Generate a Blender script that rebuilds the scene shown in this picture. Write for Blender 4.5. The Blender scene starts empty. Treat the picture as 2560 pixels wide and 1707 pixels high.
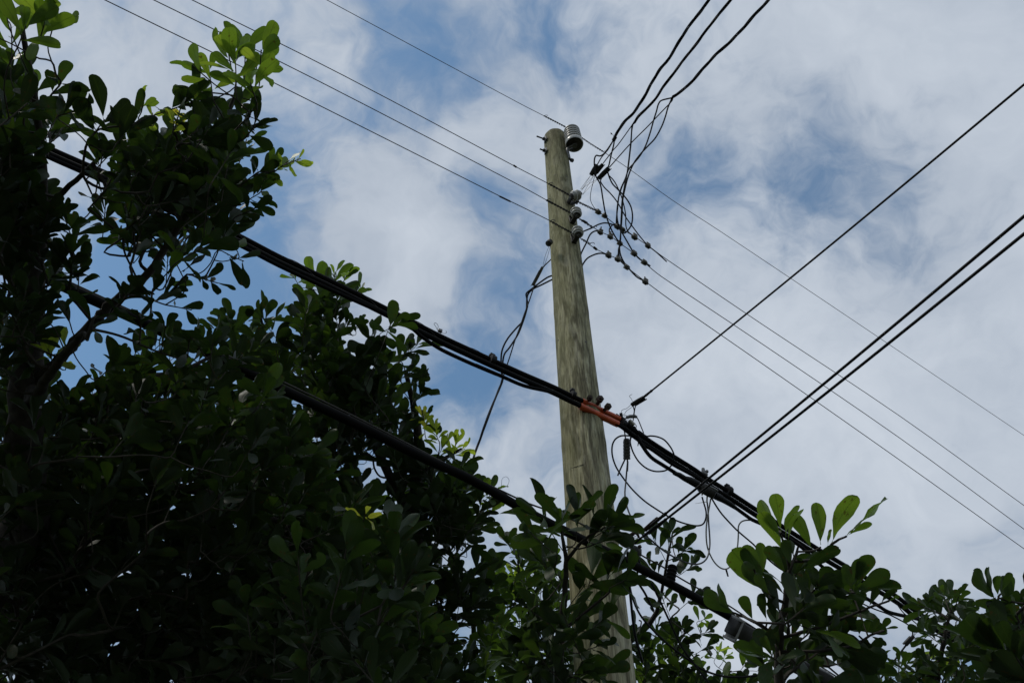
import bpy, math, random
import numpy as np
from mathutils import Vector, Matrix

# ------------------------------------------------------------------ camera, sky, sun, exposure
random.seed(7)
rng = np.random.default_rng(7)
SC = bpy.context.scene
COL = SC.collection
PITCH = math.radians(51)
LENS = 29.0
CAM = Vector((0, 0, 1.6))
FPX = LENS / 36 * 2560
RIGHT = Vector((1, 0, 0))
FWD = Vector((0, math.cos(PITCH), math.sin(PITCH)))
UPV = Vector((0, -math.sin(PITCH), math.cos(PITCH)))

cam = bpy.data.cameras.new('camera')
cam.lens = LENS
cam.sensor_width = 36
cam.clip_start = 0.05
cam.clip_end = 3000
camo = bpy.data.objects.new('camera', cam)
COL.objects.link(camo)
camo.location = CAM
camo.rotation_euler = (math.radians(90) + PITCH, 0, 0)
SC.camera = camo

SUN_DIR = Vector((-0.48, -0.22, 0.85)).normalized()      # towards the sun: high, to the left and a little behind
sun = bpy.data.lights.new('sun', 'SUN')
sun.energy = 1.5
sun.angle = math.radians(10)
sun.color = (1.0, 0.95, 0.86)
suno = bpy.data.objects.new('sun', sun)
COL.objects.link(suno)
suno.rotation_euler = (-SUN_DIR).to_track_quat('-Z', 'Y').to_euler()

SC.view_settings.view_transform = 'Standard'
SC.view_settings.look = 'None'
SC.view_settings.gamma = 1
SC.view_settings.use_curve_mapping = False
SC.view_settings.exposure = 0.0


def ray(p):
    return RIGHT * ((p[0] - 1280) / FPX) + UPV * ((853.5 - p[1]) / FPX) + FWD


def at(p, d):
    return CAM + ray(p) * d


SKY_STRENGTH = 0.135
CLOUD_BLOBS = [  # x, y, radius in the 2352 px wide photograph; amount (minus: open blue sky)
    (920, 150, 115, -.75), (985, 215, 70, -.4), (1275, 130, 80, -.6), (1180, 10, 110, -.35), (1545, 20, 70, -.35),
    (655, 310, 120, -.65), (600, 420, 100, -.5), (1110, 490, 70, -.55), (1135, 410, 60, -.35), (570, 690, 150, -.75),
    (430, 700, 120, -.8), (300, 600, 150, -.6), (1060, 700, 90, -.35), (1020, 880, 110, -.8), (1090, 800, 80, -.4),
    (1180, 640, 70, -.35), (1190, 980, 90, -.3), (150, 820, 130, -.9), (1560, 420, 80, -.65), (1625, 365, 60, -.35),
    (1850, 440, 110, -.5), (1930, 480, 80, -.35), (1760, 390, 60, -.3), (1690, 250, 90, -.3), (1845, 260, 60, -.35),
    (1950, 190, 70, -.3), (2060, 370, 100, -.5), (2150, 230, 65, -.45), (1930, 330, 60, -.3), (2180, 560, 60, -.3), (1760, 560, 60, -.3), (2100, 620, 60, -.25), (1490, 560, 70, -.3), (1650, 590, 90, -.25),
    (2300, 1480, 80, -.6), (2120, 1510, 60, -.6), (300, 30, 120, -.2), (400, 330, 120, -.3), (500, 1250, 500, -.5),
    (250, 190, 220, .4), (760, 110, 120, .25), (820, 480, 150, .5), (960, 620, 130, .6), (2060, 80, 260, .45),
    (2250, 260, 170, .45), (2200, 720, 230, .35), (1560, 1050, 260, .4), (1950, 950, 280, .55), (1400, 300, 90, .3),
    (1150, 270, 100, .45), (1110, 1090, 110, .3), (1650, 130, 120, .2), (1480, 720, 130, .3)]


def build_world():
    w = bpy.data.worlds.new('World')
    SC.world = w
    w.use_nodes = True
    nt = w.node_tree
    nt.nodes.clear()
    N, L = nt.nodes.new, nt.links.new
    out = N('ShaderNodeOutputWorld')
    bg = N('ShaderNodeBackground')
    bg.inputs['Strength'].default_value = SKY_STRENGTH
    sky = N('ShaderNodeTexSky')
    sky.sky_type = 'NISHITA'
    sky.sun_disc = False
    sky.sun_elevation = math.asin(SUN_DIR.z)
    sky.sun_rotation = math.atan2(SUN_DIR.x, SUN_DIR.y)
    sky.air_density = 1.0
    sky.dust_density = 0.4
    sky.ozone_density = 0.6
    tc = N('ShaderNodeTexCoord')

    def noise(scale, detail, rough, vec, off=0.0, dist=0.0):
        mp = N('ShaderNodeMapping')
        mp.inputs['Location'].default_value = (off, off * 1.7, off * .6)
        L(vec, mp.inputs['Vector'])
        n = N('ShaderNodeTexNoise')
        n.inputs['Scale'].default_value = scale
        n.inputs['Detail'].default_value = detail
        n.inputs['Roughness'].default_value = rough
        n.inputs['Distortion'].default_value = dist
        L(mp.outputs[0], n.inputs['Vector'])
        return n

    def math_(op, a, b=None, c=None, clamp=False):
        m = N('ShaderNodeMath')
        m.operation = op
        m.use_clamp = clamp
        for i, v in enumerate((a, b, c)):
            if v is None:
                continue
            if isinstance(v, (int, float)):
                m.inputs[i].default_value = v
            else:
                L(v, m.inputs[i])
        return m.outputs[0]

    d = tc.outputs['Generated']
    wn = noise(7.0, 3, .55, d, 3.1)
    sub = N('ShaderNodeVectorMath'); sub.operation = 'SUBTRACT'
    L(wn.outputs['Color'], sub.inputs[0]); sub.inputs[1].default_value = (.5, .5, .5)
    scl = N('ShaderNodeVectorMath'); scl.operation = 'SCALE'
    L(sub.outputs[0], scl.inputs[0]); scl.inputs['Scale'].default_value = 0.16
    add = N('ShaderNodeVectorMath'); add.operation = 'ADD'
    L(d, add.inputs[0]); L(scl.outputs[0], add.inputs[1])
    wd = add.outputs[0]
    big = noise(4.0, 6, .55, wd, 1.3)
    fine = noise(13.0, 7, .55, wd, 5.2)
    cover = math_('MULTIPLY_ADD', big.outputs['Fac'], 1.1, 0.10)
    cover = math_('ADD', cover, math_('MULTIPLY_ADD', fine.outputs['Fac'], 1.25, -0.62))
    puff = noise(24.0, 6, .6, wd, 2.7)
    cover = math_('ADD', cover, math_('MULTIPLY_ADD', puff.outputs['Fac'], 1.05, -0.52))
    for (x, y, r, a) in CLOUD_BLOBS:
        k = 1.08844
        c = ray((x * k, y * k))
        s = r * k / FPX / c.length
        c = c.normalized()
        ds = N('ShaderNodeVectorMath'); ds.operation = 'DISTANCE'
        L(wd, ds.inputs[0]); ds.inputs[1].default_value = c
        q = math_('DIVIDE', ds.outputs['Value'], s)
        g = math_('POWER', 2.718281828, math_('MULTIPLY', math_('MULTIPLY', q, q), -0.6))
        cover = math_('MULTIPLY_ADD', g, a * .8, cover)
    ss = N('ShaderNodeMapRange'); ss.interpolation_type = 'SMOOTHSTEP'
    ss.inputs['From Min'].default_value = -0.25
    ss.inputs['From Max'].default_value = 0.95
    L(cover, ss.inputs['Value'])
    # cloud brightness: thin grey to thick pale
    tone = noise(5.5, 5, .5, wd, 9.4)
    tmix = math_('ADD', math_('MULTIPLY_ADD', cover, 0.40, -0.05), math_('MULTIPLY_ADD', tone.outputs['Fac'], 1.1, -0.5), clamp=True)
    cm = N('ShaderNodeMix'); cm.data_type = 'RGBA'
    L(tmix, cm.inputs['Factor'])
    k = 1 / SKY_STRENGTH
    cm.inputs['A'].default_value = (.375 * k, .437 * k, .530 * k, 1)
    cm.inputs['B'].default_value = (.645 * k, .700 * k, .775 * k, 1)
    mix = N('ShaderNodeMix'); mix.data_type = 'RGBA'
    L(ss.outputs['Result'], mix.inputs['Factor'])
    tw = N('ShaderNodeVectorMath'); tw.operation = 'MULTIPLY'      # clean sea air: a little less violet than the model
    L(sky.outputs['Color'], tw.inputs[0]); tw.inputs[1].default_value = (.86, 1.04, 1.02)
    L(tw.outputs[0], mix.inputs['A'])
    L(cm.outputs['Result'], mix.inputs['B'])
    L(mix.outputs['Result'], bg.inputs['Color'])
    L(bg.outputs[0], out.inputs['Surface'])


build_world()

# ------------------------------------------------------------------ pixel helpers
K = 1.08844


def crop(x0, y0, s):
    return lambda *p: [(x0 + a / s, y0 + b / s) for a, b in p]


dp = crop(0, 0, 1 / K)
c1 = crop(1300, 250, 3.136)
c2 = crop(1350, 900, 2.851)
cins = crop(1320, 290, 7.467)
ccon = crop(1380, 430, 5.226)
ctop = crop(1420, 0, 3.136)
cgrd = crop(1480, 960, 6.533)
ctap = crop(1560, 1120, 4.612)
clow = crop(1400, 1150, 2.816)
crt = crop(1750, 1150, 2.815)
clf = crop(1100, 560, 2.24)
cmid = crop(600, 650, 3.618)
cbm = crop(700, 1100, 2.5835)
ct0 = crop(0, 0, 2.24)
ct1 = crop(0, 600, 2.24)

AZ = math.radians(56)
LINE = Vector((math.sin(AZ), math.cos(AZ), 0))            # the way the lines run


def on_plane(p, P0, az=AZ):
    n = Vector((math.cos(az), -math.sin(az), 0))
    r = ray(p)
    return CAM + r * ((P0 - CAM).dot(n) / r.dot(n))


def depth_of(P):
    return (P - CAM).dot(FWD)


def plane_y(p, Y):
    r = ray(p)
    return CAM + r * (Y / r.y)


def at_z(p, z):
    r = ray(p)
    return CAM + r * ((z - CAM.z) / r.z)


def px_per_m(d):
    return FPX / d


def path(pts, d0, d1=None):
    """pixel points to 3D, the depth running evenly along the way from d0 to d1 (or a list of depths)"""
    if isinstance(d0, (list, tuple)):
        return [at(p, d) for p, d in zip(pts, d0)]
    if d1 is None:
        d1 = d0
    acc = [0.0]
    for a, b in zip(pts, pts[1:]):
        acc.append(acc[-1] + math.hypot(b[0] - a[0], b[1] - a[1]))
    t = acc[-1] or 1
    return [at(p, d0 + (d1 - d0) * s / t) for p, s in zip(pts, acc)]


def smooth(P, n=5):
    """Catmull-Rom (centripetal-ish) through the points"""
    if len(P) < 3:
        return list(P)
    Q = [P[0] * 2 - P[1]] + list(P) + [P[-1] * 2 - P[-2]]
    out = []
    for i in range(1, len(Q) - 2):
        a, b, c, d = Q[i - 1], Q[i], Q[i + 1], Q[i + 2]
        for k in range(n):
            t = k / n
            m1 = (c - a) * .5
            m2 = (d - b) * .5
            lim = (c - b).length * 1.2
            if m1.length > lim: m1 = m1.normalized() * lim
            if m2.length > lim: m2 = m2.normalized() * lim
            t2, t3 = t * t, t * t * t
            out.append(b * (2 * t3 - 3 * t2 + 1) + m1 * (t3 - 2 * t2 + t) + c * (-2 * t3 + 3 * t2) + m2 * (t3 - t2))
    out.append(P[-1])
    return out


# ------------------------------------------------------------------ mesh builder
ORIGIN = {}


class MB:
    def __init__(self):
        self.v = []
        self.f = []

    def tube(self, P, r, sides=8, cap=True, flat=None):
        P = [Vector(p) for p in P]
        n = len(P)
        rr = r if isinstance(r, (list, tuple)) else [r] * n
        if len(rr) != n:
            rr = [rr[0] + (rr[-1] - rr[0]) * i / (n - 1) for i in range(n)]
        T = []
        for i in range(n):
            t = P[min(i + 1, n - 1)] - P[max(i - 1, 0)]
            T.append(t.normalized() if t.length > 1e-9 else Vector((0, 0, 1)))
        ref = Vector((0, 0, 1)) if abs(T[0].z) < .9 else Vector((1, 0, 0))
        u = T[0].cross(ref).normalized()
        base = len(self.v)
        for i in range(n):
            u = (u - T[i] * u.dot(T[i]))
            u = u.normalized() if u.length > 1e-6 else T[i].orthogonal().normalized()
            w = T[i].cross(u)
            for k in range(sides):
                a = 2 * math.pi * k / sides
                self.v.append(P[i] + (u * math.cos(a) + w * math.sin(a) * (flat or 1)) * rr[i])
        for i in range(n - 1):
            for k in range(sides):
                a, b = base + i * sides + k, base + i * sides + (k + 1) % sides
                self.f.append((a, b, b + sides, a + sides))
        if cap:
            self.f.append(tuple(base + k for k in reversed(range(sides))))
            self.f.append(tuple(base + (n - 1) * sides + k for k in range(sides)))
        return self

    def cyl(self, a, b, r0, r1=None, sides=12):
        return self.tube([a, b], [r0, r0 if r1 is None else r1], sides)

    def lathe(self, prof, o, axis=Vector((0, 0, 1)), sides=28, cap=True):
        axis = axis.normalized()
        u = axis.orthogonal().normalized()
        w = axis.cross(u)
        base = len(self.v)
        for r, h in prof:
            for k in range(sides):
                a = 2 * math.pi * k / sides
                self.v.append(o + axis * h + (u * math.cos(a) + w * math.sin(a)) * r)
        n = len(prof)
        for i in range(n - 1):
            for k in range(sides):
                a, b = base + i * sides + k, base + i * sides + (k + 1) % sides
                self.f.append((a, b, b + sides, a + sides))
        if cap:
            self.f.append(tuple(base + k for k in reversed(range(sides))))
            self.f.append(tuple(base + (n - 1) * sides + k for k in range(sides)))
        return self

    def box(self, c, ax, ay, az, bev=.12):
        """box with cut edges: centre and three half-axes"""
        m = min(ax.length, ay.length, az.length) * bev
        a, b, d = ax.normalized(), ay.normalized(), az.normalized()
        base = len(self.v)
        X, Y, Z = ax.length, ay.length, az.length
        pts = []
        for sx in (-1, 1):
            for sy in (-1, 1):
                for sz in (-1, 1):
                    for e in range(3):
                        x, y, z = X * sx, Y * sy, Z * sz
                        if e == 0: y -= m * sy; z -= m * sz
                        if e == 1: x -= m * sx; z -= m * sz
                        if e == 2: x -= m * sx; y -= m * sy
                        pts.append(c + a * x + b * y + d * z)
        self.v += pts
        I = lambda sx, sy, sz, e: base + (((sx > 0) * 4 + (sy > 0) * 2 + (sz > 0)) * 3 + e)
        F = self.f
        for s in (-1, 1):
            q = [(-1, -1), (1, -1), (1, 1), (-1, 1)]
            F.append(tuple(I(s, y, z, 0) for y, z in q))
            F.append(tuple(I(x, s, z, 1) for x, z in q))
            F.append(tuple(I(x, y, s, 2) for x, y in q))
            for t in (-1, 1):
                F.append((I(s, t, -1, 0), I(s, t, 1, 0), I(s, t, 1, 1), I(s, t, -1, 1)))
                F.append((I(s, -1, t, 0), I(s, 1, t, 0), I(s, 1, t, 2), I(s, -1, t, 2)))
                F.append((I(-1, s, t, 1), I(1, s, t, 1), I(1, s, t, 2), I(-1, s, t, 2)))
                for u in (-1, 1):
                    F.append((I(s, t, u, 0), I(s, t, u, 1), I(s, t, u, 2)))
        return self

    def build(self, name, mat, parent=None, smooth_=True, kind=None, label=None):
        o0 = ORIGIN.get(parent.name, Vector((0, 0, 0))) if parent else Vector((0, 0, 0))
        me = bpy.data.meshes.new(name)
        me.from_pydata([tuple(v - o0) for v in self.v], [], self.f)
        me.materials.append(mat)
        bm_fix(me)
        if smooth_:
            me.shade_smooth()
            me.set_sharp_from_angle(angle=math.radians(48))
        o = bpy.data.objects.new(name, me)
        COL.objects.link(o)
        if parent:
            o.parent = parent
            ORIGIN[o.name] = o0
        if kind: o['kind'] = kind
        if label: o['label'] = label
        return o


def bm_fix(me):
    import bmesh
    bm = bmesh.new()
    bm.from_mesh(me)
    bmesh.ops.recalc_face_normals(bm, faces=bm.faces)
    bm.to_mesh(me)
    bm.free()


def thing(name, label, cat, loc, group=None):
    o = bpy.data.objects.new(name, None)
    o.empty_display_size = .1
    COL.objects.link(o)
    o.location = loc
    ORIGIN[o.name] = Vector(loc)
    return tag(o, label, cat, group)


def tag(o, label, cat, group=None):
    o['label'] = label
    o['category'] = cat
    if group: o['group'] = group
    return o


# ------------------------------------------------------------------ materials
def new_mat(name):
    m = bpy.data.materials.new(name)
    m.use_nodes = True
    nt = m.node_tree
    b = nt.nodes['Principled BSDF']
    return m, nt, b


def plain(name, col, rough=.6, metal=0.0, var=.25, scale=30, bump=.15, spec=.5):
    m, nt, b = new_mat(name)
    N, L = nt.nodes.new, nt.links.new
    tc = N('ShaderNodeTexCoord')
    n = N('ShaderNodeTexNoise')
    n.inputs['Scale'].default_value = scale
    n.inputs['Detail'].default_value = 6
    L(tc.outputs['Object'], n.inputs['Vector'])
    r = N('ShaderNodeValToRGB')
    r.color_ramp.elements[0].position = .3
    r.color_ramp.elements[1].position = .7
    r.color_ramp.elements[0].color = tuple(c * (1 - var) for c in col) + (1,)
    r.color_ramp.elements[1].color = tuple(min(1, c * (1 + var)) for c in col) + (1,)
    L(n.outputs['Fac'], r.inputs['Fac'])
    L(r.outputs['Color'], b.inputs['Base Color'])
    b.inputs['Roughness'].default_value = rough
    b.inputs['Metallic'].default_value = metal
    b.inputs['Specular IOR Level'].default_value = spec
    bp = N('ShaderNodeBump')
    bp.inputs['Strength'].default_value = bump
    bp.inputs['Distance'].default_value = .004
    L(n.outputs['Fac'], bp.inputs['Height'])
    L(bp.outputs[0], b.inputs['Normal'])
    return m


M = {}
M['rubber'] = plain('black_cable_sheath', (.008, .008, .008), .6, spec=.22)
M['sheath'] = plain('weathered_black_sheath', (.006, .0055, .005), .75, spec=.1, scale=12)
M['grey_sheath'] = plain('grey_sheath', (.06, .062, .068), .5)
M['white_sheath'] = plain('pale_coax_sheath', (.38, .37, .35), .5)
M['metal'] = plain('dull_aluminium', (.16, .155, .15), .5, .6)
M['wire'] = plain('bare_wire', (.05, .045, .04), .55, .5)
M['dark_metal'] = plain('dark_weathered_metal', (.04, .037, .034), .6, .3)
M['clampgrey'] = plain('grey_clamp_metal', (.19, .175, .15), .6, .2, var=.5, scale=60)
M['rust'] = plain('rusty_steel', (.055, .036, .028), .8, .2, var=.5, scale=50)
M['bright'] = plain('bright_connector', (.45, .42, .36), .35, .7)
M['porcelain'] = plain('grey_porcelain', (.44, .43, .40), .3, 0, var=.12, scale=8, bump=.02)
M['brown_porcelain'] = plain('dark_porcelain_cup', (.05, .04, .036), .4)
M['orange'] = plain('orange_plastic_guard', (.56, .085, .02), .42, 0, var=.3, scale=9)
M['plastic'] = plain('dark_grey_plastic', (.085, .086, .09), .5)
M['box'] = plain('weathered_grey_box', (.30, .29, .28), .6, 0, var=.4, scale=20)
M['white'] = plain('white_nylon', (.6, .58, .53), .5)
M['bark'] = plain('brown_bark', (.038, .031, .024), .9, 0, var=.5, scale=40, bump=.8)
M['twig'] = plain('young_brown_twig', (.034, .027, .017), .8, 0, var=.4, scale=60, bump=.3)


def ground_mat():
    m, nt, b = new_mat('ground_grass')
    N, L = nt.nodes.new, nt.links.new
    tc = N('ShaderNodeTexCoord')
    n = N('ShaderNodeTexNoise'); n.inputs['Scale'].default_value = .8; n.inputs['Detail'].default_value = 10
    L(tc.outputs['Object'], n.inputs['Vector'])
    r = N('ShaderNodeValToRGB')
    r.color_ramp.elements[0].position = .35; r.color_ramp.elements[0].color = (.018, .028, .010, 1)
    r.color_ramp.elements[1].position = .7; r.color_ramp.elements[1].color = (.05, .052, .026, 1)
    L(n.outputs['Fac'], r.inputs['Fac']); L(r.outputs[0], b.inputs['Base Color'])
    b.inputs['Roughness'].default_value = .95
    return m


def pole_mat():
    m, nt, b = new_mat('weathered_pole_wood')
    N, L = nt.nodes.new, nt.links.new
    tc = N('ShaderNodeTexCoord')

    def mapped(sc, loc=(0, 0, 0)):
        mp = N('ShaderNodeMapping')
        mp.inputs['Scale'].default_value = sc
        mp.inputs['Location'].default_value = loc
        L(tc.outputs['Object'], mp.inputs['Vector'])
        return mp.outputs[0]

    def noise(vec, scale, detail, rough=.55, dist=0):
        n = N('ShaderNodeTexNoise')
        n.inputs['Scale'].default_value = scale
        n.inputs['Detail'].default_value = detail
        n.inputs['Roughness'].default_value = rough
        n.inputs['Distortion'].default_value = dist
        L(vec, n.inputs['Vector'])
        return n.outputs['Fac']

    def ramp(fac, stops):
        r = N('ShaderNodeValToRGB')
        el = r.color_ramp.elements
        while len(el) < len(stops): el.new(.5)
        for e, (p, c) in zip(el, stops):
            e.position = p
            e.color = c if len(c) == 4 else tuple(c) + (1,)
        L(fac, r.inputs['Fac'])
        return r.outputs['Color']

    def mix(fac, a, c, mode='MIX'):
        x = N('ShaderNodeMix'); x.data_type = 'RGBA'; x.blend_type = mode
        for s, v in (('Factor', fac), ('A', a), ('B', c)):
            if isinstance(v, (int, float)): x.inputs[s].default_value = v
            elif isinstance(v, tuple): x.inputs[s].default_value = v
            else: L(v, x.inputs[s])
        return x.outputs['Result']

    fine = noise(mapped((1, 1, .05)), 130, 6, .65, .3)
    streak = noise(mapped((1, 1, .10)), 34, 6, .6, .4)
    patch = noise(mapped((1, 1, .28)), 11, 5, .6, .5)
    wide = noise(mapped((1, 1, .5)), 3.2, 4)
    # growth rings cut by the tapering, uneven surface: long pointed loops
    wv = N('ShaderNodeTexWave'); wv.wave_type = 'RINGS'; wv.rings_direction = 'Z'
    wv.inputs['Scale'].default_value = 16
    wv.inputs['Distortion'].default_value = 9
    wv.inputs['Detail'].default_value = 3
    wv.inputs['Detail Scale'].default_value = .9
    L(mapped((1, 1, .16), (.03, .02, 0)), wv.inputs['Vector'])
    base = ramp(streak, [(.32, (.185, .168, .098)), (.50, (.305, .282, .178)), (.68, (.450, .420, .290))])
    loops = ramp(wv.outputs['Fac'], [(.12, (.42, .40, .36)), (.5, (1, 1, 1)), (1, (1.15, 1.13, 1.05))])
    base = mix(.8, base, loops, 'MULTIPLY')
    base = mix(.9, base, ramp(fine, [(.38, (.40, .38, .34)), (.52, (1, 1, 1)), (.72, (1.2, 1.2, 1.18))]), 'MULTIPLY')
    pale = ramp(patch, [(.55, (0, 0, 0)), (.63, (1, 1, 1))])
    base = mix(mix(.30, (0, 0, 0, 1), pale), base, (.50, .47, .355, 1))
    blotch = noise(mapped((1, 1, .55)), 7.5, 7, .68, .8)
    base = mix(.85, base, ramp(blotch, [(.30, (.50, .48, .44)), (.47, (.95, .95, .95)), (.62, (1.12, 1.12, 1.1)), (.75, (1.3, 1.28, 1.2))]), 'MULTIPLY')
    # algae: greener on the left and the upper part, brown at the very top
    sep = N('ShaderNodeSeparateXYZ'); L(tc.outputs['Object'], sep.inputs[0])
    ma = N('ShaderNodeMath'); ma.operation = 'MULTIPLY_ADD'
    L(wide, ma.inputs[0]); ma.inputs[1].default_value = 2.2; ma.inputs[2].default_value = -1.1
    mz = N('ShaderNodeMapRange'); mz.inputs['From Min'].default_value = 5.0; mz.inputs['From Max'].default_value = 9.0
    L(sep.outputs['Z'], mz.inputs['Value'])
    mx = N('ShaderNodeMapRange'); mx.inputs['From Min'].default_value = .02; mx.inputs['From Max'].default_value = -.14
    L(sep.outputs['X'], mx.inputs['Value'])
    s1 = N('ShaderNodeMath'); s1.operation = 'ADD'; L(mz.outputs[0], s1.inputs[0]); L(mx.outputs[0], s1.inputs[1])
    s2 = N('ShaderNodeMath'); s2.operation = 'ADD'; L(s1.outputs[0], s2.inputs[0]); L(ma.outputs[0], s2.inputs[1])
    s3 = N('ShaderNodeMath'); s3.operation = 'MULTIPLY'; s3.use_clamp = True; L(s2.outputs[0], s3.inputs[0]); s3.inputs[1].default_value = .75
    base = mix(s3.outputs[0], base, mix(.5, base, (.145, .150, .045, 1)))
    tz = N('ShaderNodeMapRange'); tz.inputs['From Min'].default_value = 8.6; tz.inputs['From Max'].default_value = 9.5
    L(sep.outputs['Z'], tz.inputs['Value'])
    t2 = N('ShaderNodeMath'); t2.operation = 'MULTIPLY'; L(tz.outputs[0], t2.inputs[0]); L(patch, t2.inputs[1])
    base = mix(t2.outputs[0], base, (.075, .058, .030, 1))
    L(base, b.inputs['Base Color'])
    b.inputs['Roughness'].default_value = .85
    b.inputs['Specular IOR Level'].default_value = .25
    h = N('ShaderNodeMath'); h.operation = 'ADD'; L(streak, h.inputs[0]); L(fine, h.inputs[1])
    bp = N('ShaderNodeBump'); bp.inputs['Strength'].default_value = .8; bp.inputs['Distance'].default_value = .008
    L(h.outputs[0], bp.inputs['Height'])
    L(bp.outputs[0], b.inputs['Normal'])
    return m


def leaf_mat():
    m, nt, b = new_mat('leathery_leaf')
    N, L = nt.nodes.new, nt.links.new
    out = nt.nodes['Material Output']
    at_ = N('ShaderNodeAttribute'); at_.attribute_name = 'tint'
    dv = N('ShaderNodeMath'); dv.operation = 'MULTIPLY'; dv.inputs[1].default_value = .5
    L(at_.outputs['Fac'], dv.inputs[0])

    def ramp(fac, stops):
        r = N('ShaderNodeValToRGB')
        el = r.color_ramp.elements
        while len(el) < len(stops): el.new(.5)
        for e, (p, c) in zip(el, stops):
            e.position = p
            e.color = tuple(c) + (1,)
        L(fac, r.inputs['Fac'])
        return r.outputs['Color']

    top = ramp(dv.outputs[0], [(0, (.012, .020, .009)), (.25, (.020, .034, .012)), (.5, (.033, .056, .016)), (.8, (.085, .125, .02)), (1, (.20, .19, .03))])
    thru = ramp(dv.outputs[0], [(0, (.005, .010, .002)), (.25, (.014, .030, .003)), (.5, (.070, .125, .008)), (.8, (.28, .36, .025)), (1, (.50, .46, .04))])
    geo = N('ShaderNodeNewGeometry')
    und = N('ShaderNodeMix'); und.data_type = 'RGBA'
    mul = N('ShaderNodeMath'); mul.operation = 'MULTIPLY'; mul.inputs[1].default_value = .45
    L(geo.outputs['Backfacing'], mul.inputs[0])
    L(mul.outputs[0], und.inputs['Factor']); L(top, und.inputs['A']); und.inputs['B'].default_value = (.036, .050, .026, 1)
    # veins from the blade's own coordinates
    uv = N('ShaderNodeUVMap'); uv.uv_map = 'blade'
    sep = N('ShaderNodeSeparateXYZ'); L(uv.outputs[0], sep.inputs[0])
    au = N('ShaderNodeMath'); au.operation = 'ABSOLUTE'; L(sep.outputs['X'], au.inputs[0])
    mid = N('ShaderNodeMapRange'); mid.inputs['From Min'].default_value = .03; mid.inputs['From Max'].default_value = .08
    mid.inputs['To Min'].default_value = 1; mid.inputs['To Max'].default_value = 0
    L(au.outputs[0], mid.inputs['Value'])
    sv = N('ShaderNodeMath'); sv.operation = 'MULTIPLY_ADD'; L(au.outputs[0], sv.inputs[0]); sv.inputs[1].default_value = -.22; L(sep.outputs['Y'], sv.inputs[2])
    si = N('ShaderNodeMath'); si.operation = 'MULTIPLY'; L(sv.outputs[0], si.inputs[0]); si.inputs[1].default_value = 75
    sn = N('ShaderNodeMath'); sn.operation = 'SINE'; L(si.outputs[0], sn.inputs[0])
    sr = N('ShaderNodeMapRange'); sr.inputs['From Min'].default_value = .8; sr.inputs['From Max'].default_value = 1.0; sr.inputs['To Max'].default_value = .4
    L(sn.outputs[0], sr.inputs['Value'])
    vn = N('ShaderNodeMath'); vn.operation = 'MAXIMUM'; L(mid.outputs[0], vn.inputs[0]); L(sr.outputs[0], vn.inputs[1])
    vc = N('ShaderNodeMath'); vc.operation = 'MULTIPLY'; L(vn.outputs[0], vc.inputs[0]); vc.inputs[1].default_value = .45
    tv = N('ShaderNodeMix'); tv.data_type = 'RGBA'
    L(vc.outputs[0], tv.inputs['Factor']); L(thru, tv.inputs['A']); tv.inputs['B'].default_value = (.02, .035, .004, 1)
    tcn = N('ShaderNodeTexCoord')
    nz = N('ShaderNodeTexNoise'); nz.inputs['Scale'].default_value = 9; nz.inputs['Detail'].default_value = 4
    L(uv.outputs[0], nz.inputs['Vector'])
    nm = N('ShaderNodeMapRange'); nm.inputs['To Min'].default_value = .75; nm.inputs['To Max'].default_value = 1.2
    L(nz.outputs['Fac'], nm.inputs['Value'])
    bc = N('ShaderNodeVectorMath'); bc.operation = 'SCALE'; L(und.outputs['Result'], bc.inputs[0]); L(nm.outputs[0], bc.inputs['Scale'])
    sp = N('ShaderNodeTexNoise'); sp.inputs['Scale'].default_value = 70; sp.inputs['Detail'].default_value = 3
    L(geo.outputs['Position'], sp.inputs['Vector'])
    sm = N('ShaderNodeMapRange'); sm.inputs['From Min'].default_value = .64; sm.inputs['From Max'].default_value = .70; sm.inputs['To Max'].default_value = .7
    L(sp.outputs['Fac'], sm.inputs['Value'])
    bs = N('ShaderNodeMix'); bs.data_type = 'RGBA'                     # brown leaf spots
    L(sm.outputs[0], bs.inputs['Factor']); L(bc.outputs[0], bs.inputs['A']); bs.inputs['B'].default_value = (.05, .032, .012, 1)
    ts = N('ShaderNodeMix'); ts.data_type = 'RGBA'
    L(sm.outputs[0], ts.inputs['Factor']); L(tv.outputs['Result'], ts.inputs['A']); ts.inputs['B'].default_value = (.03, .015, .003, 1)
    L(bs.outputs['Result'], b.inputs['Base Color'])
    b.inputs['Roughness'].default_value = .48
    b.inputs['Specular IOR Level'].default_value = .2
    bp = N('ShaderNodeBump'); bp.inputs['Strength'].default_value = .25; bp.inputs['Distance'].default_value = .002
    L(vn.outputs[0], bp.inputs['Height']); L(bp.outputs[0], b.inputs['Normal'])
    tr = N('ShaderNodeBsdfTranslucent'); L(ts.outputs['Result'], tr.inputs['Color'])
    ad = N('ShaderNodeAddShader')
    L(b.outputs[0], ad.inputs[0]); L(tr.outputs[0], ad.inputs[1])
    L(ad.outputs[0], out.inputs['Surface'])
    return m


M['pole'] = pole_mat()
M['leaf'] = leaf_mat()
M['ground'] = ground_mat()

# ------------------------------------------------------------------ ground
g = MB()
R_ = 900
nn = 24
for j in range(nn + 1):
    for i in range(nn + 1):
        sx = (i / nn * 2 - 1); sy = (j / nn * 2 - 1)
        x = R_ * sx * abs(sx); y = R_ * sy * abs(sy)
        g.v.append(Vector((x, y, -.05 + .04 * math.sin(x * .13) * math.cos(y * .11))))
for j in range(nn):
    for i in range(nn):
        a = j * (nn + 1) + i
        g.f.append((a, a + 1, a + nn + 2, a + nn + 1))
go = g.build('ground', M['ground'])
go['kind'] = 'structure'

# ------------------------------------------------------------------ utility pole
POLE = Vector((.4437, 3.72, 0))
POLE_TOP = 9.53


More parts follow.
